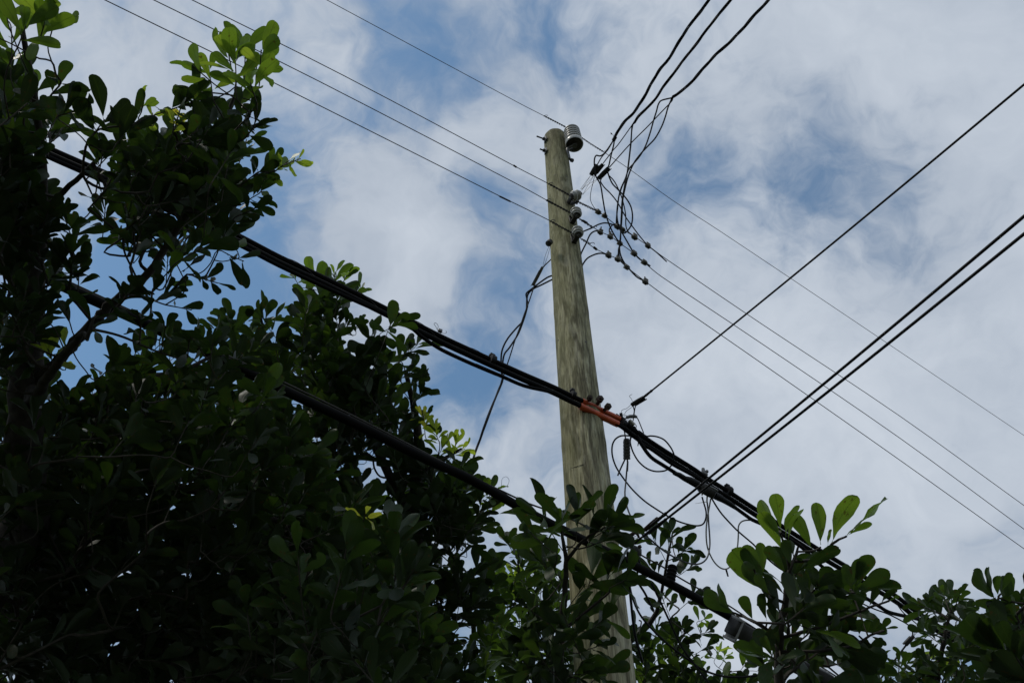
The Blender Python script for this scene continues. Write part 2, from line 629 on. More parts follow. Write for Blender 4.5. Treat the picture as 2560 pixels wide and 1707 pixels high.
def pole_r(z):
    # width in the photograph: .231 m across at z 9.5, .287 m at z 3.8
    return (.287 + (.231 - .287) * (z - 3.82) / (9.51 - 3.82)) / 2


def build_pole():
    t = thing('utility_pole', 'round weathered wooden utility pole, greenish towards its top, standing up through the leaves', 'utility pole', POLE)
    mb = MB()
    S, Rn = 56, 150
    zs = [-.3 + (POLE_TOP - .03 + .3) * i / (Rn - 1) for i in range(Rn)]
    ph = [random.uniform(0, 6.28) for _ in range(8)]
    for z in zs:
        for k in range(S):
            a = 2 * math.pi * k / S
            r = pole_r(z)
            r *= 1 + .010 * math.sin(2 * a + ph[0] + z * .3) + .006 * math.sin(3 * a + ph[1] - z * .9) + .004 * math.sin(5 * a + 2.1 * z + ph[2])
            r += .0016 * math.sin(9 * a + ph[3] + .5 * math.sin(z * 2)) * math.sin(z * 1.7 + ph[4])
            # a raised collar where an old knot ring runs round the trunk
            for zk, h in ((7.62, .004), (6.55, .0025), (5.15, .003)):
                r += h * math.exp(-((z - zk + .03 * math.sin(2 * a)) / .05) ** 2)
            mb.v.append(POLE + Vector((r * math.cos(a), r * math.sin(a), z)))
    for rr, dz in ((.93, .016), (.80, .026), (.45, .032)):
        for k in range(S):
            a = 2 * math.pi * k / S
            r = pole_r(POLE_TOP) * rr
            mb.v.append(POLE + Vector((r * math.cos(a), r * math.sin(a), POLE_TOP - .03 + dz)))
    n = Rn + 3
    for i in range(n - 1):
        for k in range(S):
            a, b = i * S + k, i * S + (k + 1) % S
            mb.f.append((a, b, b + S, a + S))
    mb.f.append(tuple((n - 1) * S + k for k in range(S)))
    mb.build('shaft', M['pole'], t)

    def face(p, out=0.0):
        """where the line of sight meets the pole's surface"""
        r = ray(p)
        q = CAM - POLE
        z = 6.0
        for _ in range(6):
            R = pole_r(z) + out
            A = r.x ** 2 + r.y ** 2; B = 2 * (q.x * r.x + q.y * r.y); Cc = q.x ** 2 + q.y ** 2 - R * R
            D = max(B * B - 4 * A * Cc, 0)
            s = (-B - math.sqrt(D)) / (2 * A)
            z = (CAM + r * s).z
        return CAM + r * s

    # through bolts at the upper left, each with a curved washer and a nut
    for (a, b) in ((cins((305, 440))[0], cins((160, 380))[0]), (cins((312, 655))[0], cins((220, 620))[0])):
        p0 = face((a[0] + 5, a[1] + 1))
        p1 = at(b, depth_of(p0) - .01)
        dr = (p1 - p0).normalized()
        bo = MB().cyl(p0 - dr * .02, p1, .008, sides=10).build('through_bolt', M['dark_metal'], t)
        MB().tube([p0 + dr * .018, p0 + dr * .040], .018, 6).build('nut', M['dark_metal'], bo)
        up = Vector((0, 0, 1)); sd = dr.cross(up).normalized()
        MB().box(p0 + dr * .012, sd * .028, up * .036, dr * .004).build('washer', M['metal'], bo)
    # the bolt head below the ridged insulator
    p0 = face(cins((775, 810))[0]); p1 = at(cins((815, 828))[0], depth_of(p0) - .02)
    dr = (p1 - p0).normalized()
    mb = MB().cyl(p0 - dr * .02, p1, .011, sides=8)
    mb.tube([p1 - dr * .006, p1 + dr * .014], .021, 6)
    mb.build('bolt', M['dark_metal'], t)
    # rusty bolts above the orange guards
    for (a, b, r) in ((c2((345, 290))[0], c2((360, 258))[0], .010), (c2((410, 310))[0], c2((436, 262))[0], .013), (c2((470, 345))[0], c2((494, 322))[0], .012)):
        p0 = face((min(a[0], 1495), a[1]), .0); p1 = at(b, depth_of(p0) - .06)
        p0 = at(a, depth_of(p0) - .01)
        dr = (p1 - p0).normalized()
        bo = MB().cyl(p0 - dr * .03, p1, r, sides=8).build('rusty_bolt', M['rust'], t)
        MB().tube([p1 - dr * .035, p1 - dr * .012], r * 1.9, 6).build('nut', M['rust'], bo)
    # drilled holes and short drying cracks in the wood, as dark inset plugs
    for p, r in ((c2((330, 130))[0], .004), (dp((1345, 786))[0], .008), (dp((1283, 782))[0], .007), (cins((505, 1110))[0], .006), (cins((605, 385))[0], .006), (c1((360, 602))[0], .007), (c1((300, 300))[0], .004), (dp((1302, 405))[0], .005)):
        q = face(p, -.003)
        nrm = Vector((q.x - POLE.x, q.y - POLE.y, 0)).normalized()
        mb = MB().lathe([(r * 1.0, 0), (r * .95, .0042), (r * .6, .0046), (r * .3, .0025), (0.0004, .001)], q, nrm, 10)
        mb.build('bolt_hole', M['brown_porcelain'], t)
    for pts in (c2((212, 775), (240, 765), (275, 752), (310, 742)), c1((300, 1160), (320, 1155), (330, 1148)), c1((242, 1005), (246, 990)), cins((375, 1195), (385, 1165)), cins((700, 1125), (735, 1145)), c2((300, 145), (325, 138), (340, 150)), dp((1270, 585), (1290, 575), (1318, 570))):
        MB().tube(smooth([face(p, .0005) for p in pts], 4), [.0012, .0016], 5).build('crack', M['brown_porcelain'], t)
    return t, face


pole, pole_face = build_pole()

# ------------------------------------------------------------------ insulators
def build_post_insulator():
    cup = plane_y(cins((868, 540))[0], 3.60)
    t = thing('post_insulator', 'big grey porcelain insulator with ridges, standing beside the pole top', 'insulator', cup)
    R = .086
    prof = [(.030, .075), (.050, .055), (.072, .030), (.080, .004), (R, 0), (R + .004, .010), (R + .003, .045), (R - .006, .055)]
    z = .055
    for i in range(5):
        rr = R - .004 - i * .001
        prof += [(rr - .030, z + .002), (rr - .030, z + .018), (rr + .001, z + .022), (rr + .004, z + .028), (rr + .002, z + .038), (rr - .008, z + .041)]
        z += .039
    prof += [(R - .030, z + .005), (R - .040, z + .018), (R - .028, z + .028), (R - .034, z + .045), (R - .062, z + .052)]
    MB().lathe(prof, cup, Vector((-.06, -.12, 1)), 40).build('porcelain', M['porcelain'], t)
    MB().lathe([(.070, .008), (.050, .042), (.020, .055)], cup, Vector((-.06, -.12, 1)), 24).build('cup', M['brown_porcelain'], t)
    # the cast arm that bolts to the pole and rises into the cup
    a = pole_face(cins((770, 800))[0], .004)
    b = pole_face(cins((735, 640))[0], .012)
    mb = MB()
    pts = [a, b, b.lerp(cup, .45) + Vector((0, 0, .02)), cup + Vector((0, 0, -.01)), cup + Vector((-.003, 0, .06))]
    mb.tube(smooth(pts, 5), [.016, .022], 10)
    mb.tube([cup + Vector((0, 0, -.03)), cup + Vector((0, 0, .05))], [.024, .030], 12)
    mb.build('bracket', M['metal'], t)
    c = at(cins((828, 640))[0], depth_of(cup) - .03)
    MB().tube([c, c + Vector((0, 0, .02))], .012, 6).build('bolt', M['dark_metal'], t)
    return cup + Vector((-.02, -.03, z + .028)), cup


TOP_GROOVE, POST_CUP = build_post_insulator()

SPOOLS = []


def build_spool(px, Y, axis, label):
    c = plane_y(px, Y)
    t = thing('spool_insulator', label, 'insulator', c, 'grey spool insulators up the pole')
    prof = [(.012, -.046), (.019, -.046), (.020, -.036), (.027, -.036), (.030, -.046), (.033, -.046), (.034, -.034), (.039, -.033), (.046, -.028), (.048, -.020), (.044, -.013), (.026, -.008), (.023, 0),
            (.026, .008), (.044, .013), (.048, .020), (.046, .028), (.040, .034), (.034, .038), (.027, .039), (.024, .043), (.012, .044)]
    MB().lathe(prof, c, axis, 32).build('porcelain', M['porcelain'], t)
    axis = axis.normalized()
    root = Vector((POLE.x, POLE.y, c.z))
    dr = (root - c); dr -= axis * dr.dot(axis); dr.normalize()
    side = axis.cross(dr).normalized()
    reach = (root - c).length - pole_r(c.z)
    mb = MB()
    for s in (-1, 1):
        mb.box(c + axis * s * .051 + dr * (reach * .5 - .006), dr * (reach * .5 + .022), side * .020, axis * .004, .3)
    mb.box(c + dr * (reach - .004), axis * .055, side * .021, dr * .005, .3)
    mb.build('clevis', M['dark_metal'], t)
    mb = MB().cyl(c - axis * .068, c + axis * .062, .007, sides=8)
    mb.tube([c - axis * .067, c - axis * .056], .014, 6)
    mb.build('bolt', M['metal'], t)
    SPOOLS.append(c)
    return c


SP1 = build_spool(c1((436, 750))[0], 3.535, Vector((.78, .10, .62)), 'grey porcelain spool tilted on its side, topmost of the three spool insulators')
SP2 = build_spool(c1((440, 885))[0], 3.535, Vector((-.05, .05, 1)), 'grey ringed porcelain spool between the two other spool insulators')
SP3 = build_spool(c1((452, 1035))[0], 3.535, Vector((-.05, .05, 1)), 'grey ringed porcelain spool with white rim, lowest of the three spool insulators')

# ------------------------------------------------------------------ the four bare lines
LINES = {}


def helix(P, r, turns_per_m, phase=0):
    out = []
    acc = 0
    P = resample(P, .006)
    for i, p in enumerate(P):
        t = (P[min(i + 1, len(P) - 1)] - P[max(i - 1, 0)]).normalized()
        u = t.cross(Vector((0, 0, 1))).normalized()
        w = t.cross(u)
        if i: acc += (p - P[i - 1]).length
        a = acc * turns_per_m * 2 * math.pi + phase
        out.append(p + (u * math.cos(a) + w * math.sin(a)) * r)
    return out


def resample(P, step):
    out = [P[0]]
    for a, b in zip(P, P[1:]):
        n = max(1, int((b - a).length / step))
        for k in range(1, n + 1):
            out.append(a.lerp(b, k / n))
    return out


def extend(P, l0, l1, droop=.0):
    a = (P[0] - P[1]).normalized()
    b = (P[-1] - P[-2]).normalized()
    return [P[0] + a * l0] + P + [P[-1] + b * l1]


def bare_line(key, pts, P0, r, ties, label, sleeves=()):
    P = [on_plane(p, P0) for p in pts]
    P = extend(P, 5, 9)
    t = thing('power_line', label, 'power line', P[len(P) // 2], 'bare power lines')
    MB().tube(smooth(P, 4), r, 6).build('wire', M['wire'], t)
    for seg in ties:
        Q = [on_plane(p, P0) for p in seg]
        mb = MB()
        for ph in (0, math.pi):
            mb.tube(helix(Q, r * 1.9, 17, ph), r * .95, 5)
        e = Q[0] if (Q[0] - P0).length > (Q[-1] - P0).length else Q[-1]
        mb.tube(smooth([e, e + Vector((.010, 0, .018)), e + Vector((.03, 0, .02)), e + Vector((.035, 0, .004))], 3), r * .8, 5)
        mb.build('tie_wire', M['dark_metal'], t)
    for a, b, rr in sleeves:
        A, B = on_plane(a, P0), on_plane(b, P0)
        MB().tube([A, A.lerp(B, .12), A.lerp(B, .88), B], [r, rr, rr, r], 8).build('sleeve', M['dark_metal'], t)
    LINES[key] = P0
    return t


top0 = TOP_GROOVE + Vector((0, .04, 0))
bare_line('T', [(816, 0)] + c1((0, 30), (190, 127), (350, 210), (490, 300), (650, 405), (860, 545), (1200, 790)) + [(1800, 578), (2150, 812), (2560, 1088)],
          plane_y((1430, 331), 3.66), .0032, [c1((190, 127), (350, 210), (380, 228)), c1((470, 288), (560, 350), (655, 408))],
          'thin bare wire tied over the big ridged insulator at the pole top')
bare_line('A', [(479, 0), (860, 190), (1287, 416)] + c1((225, 658), (375, 740), (455, 800), (612, 878), (662, 908), (762, 988), (897, 1072), (1002, 1142), (1150, 1250)) + [(1900, 807), (2250, 1040), (2560, 1263)],
          SP1 + Vector((-.02, -.04, 0)), .0036, [c1((225, 658), (300, 700), (378, 742)), c1((455, 800), (590, 865))],
          'uppermost of the three bare wires held by the spool insulators', [((1283, 413), (1292, 419), .008)])
bare_line('B', [(383, 0), (800, 205)] + c1((0, 672), (210, 787), (385, 880), (470, 935), (630, 1033), (708, 1068), (782, 1122), (893, 1203), (973, 1273), (1110, 1385)) + [(1900, 856), (2250, 1095), (2560, 1322)],
          SP2 + Vector((-.02, -.045, 0)), .0036, [c1((210, 787), (300, 835), (388, 882)), c1((470, 935), (570, 1000))],
          'middle one of the three bare wires held by the spool insulators', [(c1((205, 784))[0], c1((250, 808))[0], .009), (c1((490, 945))[0], c1((530, 968))[0], .011)])
bare_line('C', [(261, 0), (700, 215), (1252, 492)] + c1((0, 832), (240, 950), (400, 1040), (490, 1095), (590, 1165), (693, 1215), (764, 1247), (836, 1310), (982, 1422), (1180, 1568)) + [(1900, 905), (2250, 1150), (2560, 1371)],
          SP3 + Vector((-.02, -.045, 0)), .0036, [c1((240, 950), (320, 998), (402, 1040)), c1((485, 1092), (550, 1130))],
          'lowest of the three bare wires held by the spool insulators', [((1247, 490), (1278, 505), .007), (c1((575, 1152))[0], c1((605, 1176))[0], .011)])


# ------------------------------------------------------------------ bolted clamps on the three lines
def wire_clamp(key, p, label, tilt=0, up=True, s=1.0):
    c = on_plane(p, LINES[key])
    t = thing('wire_clamp', label, 'clamp', c, 'small bolted clamps on the bare wires')
    ax = LINE.copy(); ax.z = -.1; ax.normalize()
    u = (Vector((0, 0, 1)) - ax * ax.z).normalized()
    w = ax.cross(u)
    u, w = u * math.cos(tilt) + w * math.sin(tilt), w * math.cos(tilt) - u * math.sin(tilt)
    mb = MB()
    mb.box(c + u * .012 * s, ax * .019 * s, w * .022 * s, u * .010 * s, .35)
    mb.box(c - u * .013 * s, ax * .021 * s, w * .019 * s, u * .011 * s, .35)
    for k in (-1, 1):
        mb.box(c + ax * k * .022 * s - u * .012 * s, ax * .006 * s, w * .008 * s, u * .012 * s, .4)
    mb.build('jaws', M['clampgrey'], t)
    d = 1 if up else -1
    mb = MB().cyl(c - u * d * .032 * s, c + u * d * .070 * s, .0078 * s, .006 * s, sides=8)
    mb.tube([c + u * d * .022 * s, c + u * d * .034 * s], .013 * s, 6)
    mb.tube([c - u * d * .036 * s, c - u * d * .026 * s], .012 * s, 6)
    mb.build('bolt', M['dark_metal'], t)
    return c


CL = {}
ORD = ['nearest to the pole', 'second from the pole', 'third from the pole', 'fourth from the pole', 'fifth from the pole', 'farthest from the pole']
for key, nm, pts in (('A', 'uppermost', [(612, 878), (662, 908), (762, 992), (803, 1016), (897, 1072), (1002, 1142)]),
                     ('B', 'middle', [(630, 1033), (708, 1068), (782, 1124), (893, 1203), (973, 1273)]),
                     ('C', 'lowest', [(693, 1215), (764, 1247), (836, 1310), (982, 1422)])):
    for i, p in enumerate(pts):
        o = ORD[5] if i == len(pts) - 1 else ORD[i]
        CL[key, i] = wire_clamp(key, c1(p)[0], f'small grey clamp {o} on the {nm} of the three spool wires',
                                random.uniform(-.45, .2), not (key, i) in (('C', 2),), random.uniform(.92, 1.1))

# ------------------------------------------------------------------ twisted service cables to the upper right
SPD = depth_of(SP1)


def bundle(label, centre, d_top, d_split, strands, r, twist, name='service_cable', group='twisted service cables', far=7.0):
    """centre: pixel path from the picture's top edge to the split; strands: (continuing pixel path, end depth, radius)"""
    C = path(centre, d_top, d_split)
    C = smooth(C, 5)
    C = resample([C[0] + (C[0] - C[3]).normalized() * far] + C, .03)
    t = thing(name, label, 'service cable', C[-1], group)
    n = len(strands)
    total = len(C)
    for i, st in enumerate(strands):
        tail, d_end, rs = st[:3]
        P = []
        acc = 0
        for k, p in enumerate(C):
            tn = (C[min(k + 1, total - 1)] - C[max(k - 1, 0)]).normalized()
            u = tn.cross(Vector((0, 0, 1))).normalized()
            w = tn.cross(u)
            if k: acc += (p - C[k - 1]).length
            a = acc * twist + 2 * math.pi * i / n
            P.append(p + (u * math.cos(a) + w * math.sin(a)) * r)
        if tail:
            P = P[:-2] + smooth([P[-2]] + path(tail, d_split, d_end), 5)
        MB().tube(P, rs, 7).build('strand', M['rubber'], t)
    return t


dA, dB, dC = depth_of(CL['A', 3]), depth_of(CL['B', 2]), depth_of(CL['C', 3])
d_near = SPD - .02
s1 = bundle('twisted black cable bound with a knot, leftmost of the three running up',
            ctop((1118, -20), (1105, 0), (1050, 80), (990, 150), (940, 220), (880, 310), (830, 400), (770, 490), (710, 560), (640, 680), (580, 790), (510, 890), (440, 960), (390, 1030), (365, 1085)),
            6.37, d_near - .12,
            [(c1((740, 300), (715, 345), (665, 415), (630, 440), (597, 437), (583, 470), (585, 540), (595, 600), (630, 665), (650, 780), (668, 880), (700, 980), (745, 1070), (782, 1120)), depth_of(CL['B', 2]), .0066),
             (c1((740, 300), (735, 350), (715, 430), (700, 500), (687, 560), (720, 650), (770, 705), (830, 770), (870, 840), (882, 920), (868, 990), (820, 1045), (803, 1016)), dA, .0066),
             (c1((740, 300), (690, 390), (640, 450), (604, 512)), d_near - .05, .0050)], .0078, 12)
kn = at(c1((741, 300))[0], d_near - .12)
MB().tube([kn - UPV * .02 - RIGHT * .01, kn + UPV * .012 + RIGHT * .008], .017, 9).build('tape_tie', M['rubber'], s1)
a = at(c1((715, 268))[0], d_near - .12)
mb = MB().tube(smooth([kn, kn + (a - kn) * .5 + UPV * .012, a, a - RIGHT * .006 + UPV * .012], 4), [.0015, .002], 5)
mb.tube([a + RIGHT * .008, a - RIGHT * .002 + UPV * .003], [.004, .009], 7)
mb.build('tie_tail', M['rubber'], s1)

s2 = bundle('twisted black cable running up out of view between two thicker ones',
            ctop((1290, -20), (1275, 0), (1180, 120), (1095, 225), (1020, 330), (945, 420), (870, 520), (820, 585), (750, 680), (690, 770), (620, 850), (550, 915), (515, 970)),
            6.30, d_near - .22,
            [(c1((885, 195), (875, 250), (870, 340), (860, 430), (848, 530), (830, 610), (800, 680), (775, 760), (765, 850), (755, 950), (762, 992)), depth_of(CL['A', 2]), .0062),
             (c1((880, 200), (872, 300), (862, 400), (845, 540), (835, 600), (815, 700), (800, 800), (795, 900), (790, 1000), (788, 1100), (775, 1180), (764, 1240)), depth_of(CL['C', 1]), .0062),
             (c1((860, 225), (770, 350), (730, 395), (650, 500)), d_near - .05, .0044)], .0070, 9)
s3 = bundle('twisted black cable fanning out above the clamps, rightmost of the three running up',
            ctop((1590, -20), (1575, 0), (1510, 70), (1440, 145), (1370, 225), (1290, 310), (1210, 385), (1140, 450), (1060, 540), (980, 630), (920, 690), (860, 735), (815, 765)),
            6.21, d_near - .28,
            [(c1((1110, 5), (1085, 35), (1070, 90), (1048, 160), (1020, 260), (985, 360), (940, 440), (890, 500), (852, 545), (825, 620), (790, 700), (770, 790), (760, 900), (775, 990), (800, 1040), (840, 1110), (893, 1203)), depth_of(CL['B', 3]), .0066),
             (c1((1185, 0), (1160, 60), (1140, 130), (1110, 210), (1060, 300), (1000, 365), (940, 430), (890, 500), (850, 595), (822, 700), (805, 790), (800, 900), (793, 1000), (785, 1100), (780, 1160), (790, 1220), (820, 1280), (870, 1340), (920, 1390), (980, 1420)), dC, .0066),
             (c1((1190, 10), (1100, 105), (1000, 210), (860, 350), (700, 530)), d_near - .05, .0050)], .0078, 11)


def tip_tail(name, label, pts, d0, d1, r, mat=None, group=None, cat='wire', far=None):
    P = smooth(path(pts, d0, d1), 5)
    if far: P = P + [P[-1] + far]
    o = MB().tube(P, r, 7).build(name, mat or M['rubber'])
    return tag(o, label, cat, group)


tip_tail('jumper_wire', 'black jumper ending past the farthest clamp of the uppermost wire with a loose end',
         c1((640, 612), (632, 640), (660, 685), (710, 735), (765, 805), (830, 920), (880, 990), (940, 1070), (1002, 1140), (1070, 1195), (1150, 1268)), d_near - .05, depth_of(CL['A', 5]) + .06, .0055, cat='jumper wire', group='jumper wires at the clamps')
tip_tail('jumper_wire', 'thin jumper curving down to the first clamp of the uppermost wire',
         c1((588, 585), (570, 660), (556, 720), (552, 780), (575, 835), (612, 876)), d_near - .05, depth_of(CL['A', 0]), .0028, cat='jumper wire', group='jumper wires at the clamps')
tip_tail('jumper_wire', 'black jumper crossing behind the big cable loop to the fifth clamp of the uppermost wire',
         c1((690, 585), (740, 640), (780, 720), (808, 800), (828, 900), (830, 985), (850, 1035), (897, 1070)), d_near - .05, depth_of(CL['A', 4]), .0052, cat='jumper wire', group='jumper wires at the clamps')
tip_tail('jumper_wire', 'short black jumper between second clamp of the middle wire and the uppermost wire',
         c1((708, 1066), (700, 1020), (720, 985), (745, 972)), depth_of(CL['B', 1]), depth_of(CL['A', 2]) - .02, .006, cat='jumper wire', group='jumper wires at the clamps')
tip_tail('jumper_wire', 'black jumper running along the middle wire past its farthest clamp to a cut end',
         c1((893, 1200), (930, 1240), (973, 1270), (1022, 1302)), depth_of(CL['B', 3]), depth_of(CL['B', 4]) + .02, .0066, cat='jumper wire', group='jumper wires at the clamps')
tip_tail('jumper_wire', 'black jumper from under the bundle down to the third clamp of the lowest wire',
         c1((786, 1128), (772, 1180), (785, 1245), (836, 1308)), depth_of(CL['B', 2]) - .01, depth_of(CL['C', 2]), .0066, cat='jumper wire', group='jumper wires at the clamps')


def wedge_clamp(label, a, b, d0, d1, r, bails, mat=None, group='wedge clamps'):
    """a: cable end, b: bail end (pixels); bails: list of 3D polylines"""
    A, B = at(a, d0), at(b, d1)
    t = thing('wedge_clamp', label, 'wedge clamp', A, group)
    ax = (B - A)
    n = ax.normalized()
    s = n.cross(FWD).normalized()
    w = n.cross(s)
    mb = MB()
    v0 = len(mb.v)
    mb.tube([A, A + ax * .08, A + ax * .5, A + ax * .92, B], [r * .85, r * 1.0, r * 1.08, r * .95, r * .8], 8, flat=.7)
    mb.build('body', mat or M['dark_metal'], t)
    mb = MB()
    mb.box(A + ax * .35 + s * r * .95, n * (ax.length * .42), w * r * .5, s * r * .16)
    mb.build('wedge', mat or M['dark_metal'], t)
    for bl in bails:
        MB().tube(smooth(bl, 4), .0016, 5).build('bail', M['metal'], t)
    return t


for lab, a, b, r, hooks in (
    ('black wedge clamp, nearest the pole of the three beside the pole', (606, 508), (555, 592), .021, [(475, 700), (482, 712)]),
    ('slim black wedge clamp between two others beside the pole', (650, 503), (582, 590), .017, [(484, 708), (492, 742)]),
    ('long black wedge clamp, farthest from the pole of the three above the clamps', (698, 532), (612, 618), .021, [(480, 700), (490, 745)])):
    B = at(c1(b)[0], d_near - .03)
    bl = []
    for h in hooks:
        H = at(c1(h)[0], SPD - .01)
        bl.append([B, B.lerp(H, .5) + UPV * .004, H])
    wedge_clamp(lab, c1(a)[0], c1(b)[0], d_near - .05, d_near - .03, r, bl, group='black wedge clamps beside the pole')

# ------------------------------------------------------------------ the service cable that leaves behind the pole
dbk = 6.75
bk = thing('service_cable', 'black twisted cable leaving behind the pole and hanging down into the tree', 'service cable', at(clf((500, 340))[0], dbk), 'twisted service cables')
low = clf((352, 870), (330, 930), (290, 1020), (255, 1110), (235, 1180), (205, 1260), (175, 1340), (155, 1390), (130, 1450), (100, 1540))
for i, (up_, jx) in enumerate((
    (clf((640, 180), (615, 205), (580, 240), (545, 300), (520, 370), (500, 430), (470, 510), (450, 570), (420, 650), (395, 730), (375, 790), (355, 850)), (485, 1190)),
    (clf((640, 285), (600, 300), (550, 335), (505, 370), (483, 390), (487, 420), (490, 460), (465, 540), (430, 580), (380, 640), (350, 700), (342, 760), (345, 830)), (500, 1030)),
    (clf((640, 305), (610, 320), (560, 345), (520, 365), (490, 400), (485, 470), (480, 500), (460, 560), (435, 620), (390, 690), (360, 730), (350, 790), (348, 840)), (495, 1285)))):
    off = (i - 1) * .006
    P = path(up_ + [(p[0] + (i - 1) * 2.2 * math.cos(k * 1.6 + i), p[1] + (i - 1) * 1.2) for k, p in enumerate(low)], 6.8, 5.9)
    P = [p + RIGHT * 0 for p in P]
    MB().tube(smooth(P, 4), .0072 if i else .005, 7).build('strand', M['rubber'], bk)
P0_ = at(clf((575, 245))[0], dbk)
Hk = at((1374, 612), 6.62)
wedge_clamp('narrow grey wedge clamp hanging on two thin wires left of the pole', clf((520, 345))[0], clf((575, 240))[0], 6.66, 6.62, .013,
            [[P0_, P0_.lerp(Hk, .5) - RIGHT * .008, Hk], [P0_ + RIGHT * .006, P0_.lerp(Hk, .5) + RIGHT * .012, Hk + RIGHT * .008]], M['metal'], group=None)
MB().lathe([(.012, -.03), (.026, -.02), (.020, 0), (.026, .02), (.012, .03)], at((1373, 607), 6.64), Vector((.4, .2, 1)), 16).build('hook_spool', M['dark_metal'], pole)
for pts, tgt in ((c1((470, 1045), (500, 1030), (560, 1005), (620, 975), (680, 965), (762, 990)), ('A', 2)),
                 (c1((470, 1230), (485, 1190), (520, 1120), (550, 1055), (590, 1028), (630, 1033)), ('B', 0)),
                 (c1((480, 1320), (495, 1285), (530, 1240), (590, 1210), (640, 1202), (693, 1213)), ('C', 0))):
    nm = {'A': 'uppermost', 'B': 'middle', 'C': 'lowest'}[tgt[0]]
    tip_tail('jumper_wire', f'black jumper from behind the pole to a clamp on the {nm} spool wire', pts, 6.75, depth_of(CL[tgt]), .0066, cat='jumper wire', group='jumper wires from behind the pole')

# ------------------------------------------------------------------ the heavy communication cables
UP0 = plane_y((1450, 1003), 3.56)


def upd(p):
    return depth_of(on_plane(p, UP0))


def up(pts, off=0.0):
    return [at(p, upd(p) + off) for p in pts]


cab = thing('communication_cable', 'thick bundle of black cables lashed together, crossing in front of the pole through orange tubes', 'cable bundle', UP0)
main = [(-60, 280), (100, 362), (300, 450), (450, 520), (600, 592), (700, 644), (820, 700), (985, 782)] + clf((0, 628), (150, 698), (290, 762), (470, 843), (640, 916), (730, 960)) + c2((298, 290), (430, 354), (567, 420), (700, 522), (900, 655), (1100, 780), (1200, 850), (1340, 935), (1500, 1040)) + crt((600, 480), (900, 670), (1020, 742), (1270, 890), (1400, 970), (1500, 1050), (1700, 1180), (1850, 1262), (2000, 1340)) + [(2700, 1760)]


def shift(pts, dx, dy):
    return [(p[0] + dx, p[1] + dy) for p in pts]


PM = extend(up(main), 3, 5)
MB().tube(smooth(PM, 4), .0155, 9).build('cable', M['sheath'], cab)
PL = extend(up(shift(main, -2, 13), -.014), 3, 5)
MB().tube(smooth(PL, 4), .0165, 9).build('cable', M['sheath'], cab)
PS = extend(up(shift(main, 1, -4.5), .016), 3, 5)
MB().tube(smooth(PS, 4), .0055, 6).build('messenger_wire', M['wire'], cab)
# the third cable hangs free between two straps, runs along the bundle elsewhere
third = shift(main[:7], -3, 20) + cmid((1470, 560), (1560, 620), (1640, 690), (1740, 760), (1850, 825), (2100, 940), (2352, 1045)) + clf((200, 790), (340, 850), (470, 905), (600, 935), (660, 955), (740, 992), (784, 1020)) + c2((420, 385), (540, 455), (640, 510), (720, 590), (800, 640), (950, 745), (1080, 815), (1180, 880))
PT = extend(up(third, -.02), 3, .0)[:-1]
MB().tube(smooth(PT, 4), .0112, 8).build('cable', M['sheath'], cab)
# lashing wire
L_ = smooth(PM, 8)
L_ = [p + Vector((0, 0, -.004)) for p in L_[20:]]
mb = MB().tube(helix(resample(L_[:70], .02), .0195, 2.6), .0014, 4)
mb.build('lashing_wire', M['wire'], cab)
for p, s in ((dp((905, 716))[0], 1.0), (dp((1130, 828))[0], 1.0), (c2((1342, 932))[0], 1.0), (c2((232, 250))[0], .8), (c2((590, 455))[0], .9)):
    c = at(p, upd(p) - .01)
    mb = MB().tube([c - LINE * .016 * s, c + LINE * .016 * s], .036 * s, 10)
    mb.box(c + Vector((0, 0, .036)) + UPV * .006, LINE * .017 * s, LINE.cross(Vector((0, 0, 1))) * .014, Vector((0, 0, .010)), .3)
    mb.build('strap', M['rubber'], cab)
# small wire clip with curled ends on top of the bundle
clip = at(cmid((1810, 640))[0], upd((1100, 827)))
mb = MB().box(clip, LINE * .012, LINE.cross(Vector((0, 0, 1))) * .008, Vector((0, 0, .010)))
for q in (cmid((1790, 640), (1770, 600), (1755, 580), (1765, 568), (1785, 580), (1793, 605), (1780, 630)), cmid((1820, 655), (1850, 665), (1868, 655), (1862, 640)), cmid((1815, 640), (1828, 622))):
    mb.tube(smooth(path(q, depth_of(clip) - .005), 4), .0014, 5)
mb.build('wire_clip', M['metal'], cab)

# orange guards
for (a, b, r, off, dxy, lab) in (((302, 292), (567, 420), .0180, 0, (0, 0), 'upper and thinner of the two orange plastic tubes round the cables at the pole'),
                                 ((292, 288), (562, 418), .0215, -.014, (-3, 13.5), 'lower and thicker of the two orange plastic tubes round the cables at the pole')):
    A, B = shift(c2(a, b), *dxy)
    A, B = at(A, upd(A) + off), at(B, upd(B) + off)
    ax = (B - A).normalized()
    u = (Vector((0, 0, 1)) - ax * ax.z).normalized(); w = ax.cross(u)
    mb = MB()
    S = 20
    n = 14
    for ring, rr in ((0, r), (1, r - .003)):
        for i in range(n + 1):
            c = A.lerp(B, i / n)
            for k in range(S + 1):
                an = math.radians(-82 + 344 * k / S)
                mb.v.append(c + (u * math.cos(an) + w * math.sin(an)) * (rr + .0006 * math.sin(i * 1.7 + k)))
    st = (n + 1) * (S + 1)
    for ring in (0, 1):
        for i in range(n):
            for k in range(S):
                q = ring * st + i * (S + 1) + k
                mb.f.append((q, q + 1, q + S + 2, q + S + 1))
    for i in range(n):
        for k in (0, S):
            q = i * (S + 1) + k
            mb.f.append((q, q + S + 1, q + S + 1 + st, q + st))
    for i in (0, n):
        for k in range(S):
            q = i * (S + 1) + k
            mb.f.append((q, q + 1, q + 1 + st, q + st))
    o = mb.build('cable_guard', M['orange'])
    tag(o, lab, 'cable guard', 'orange cable guards')

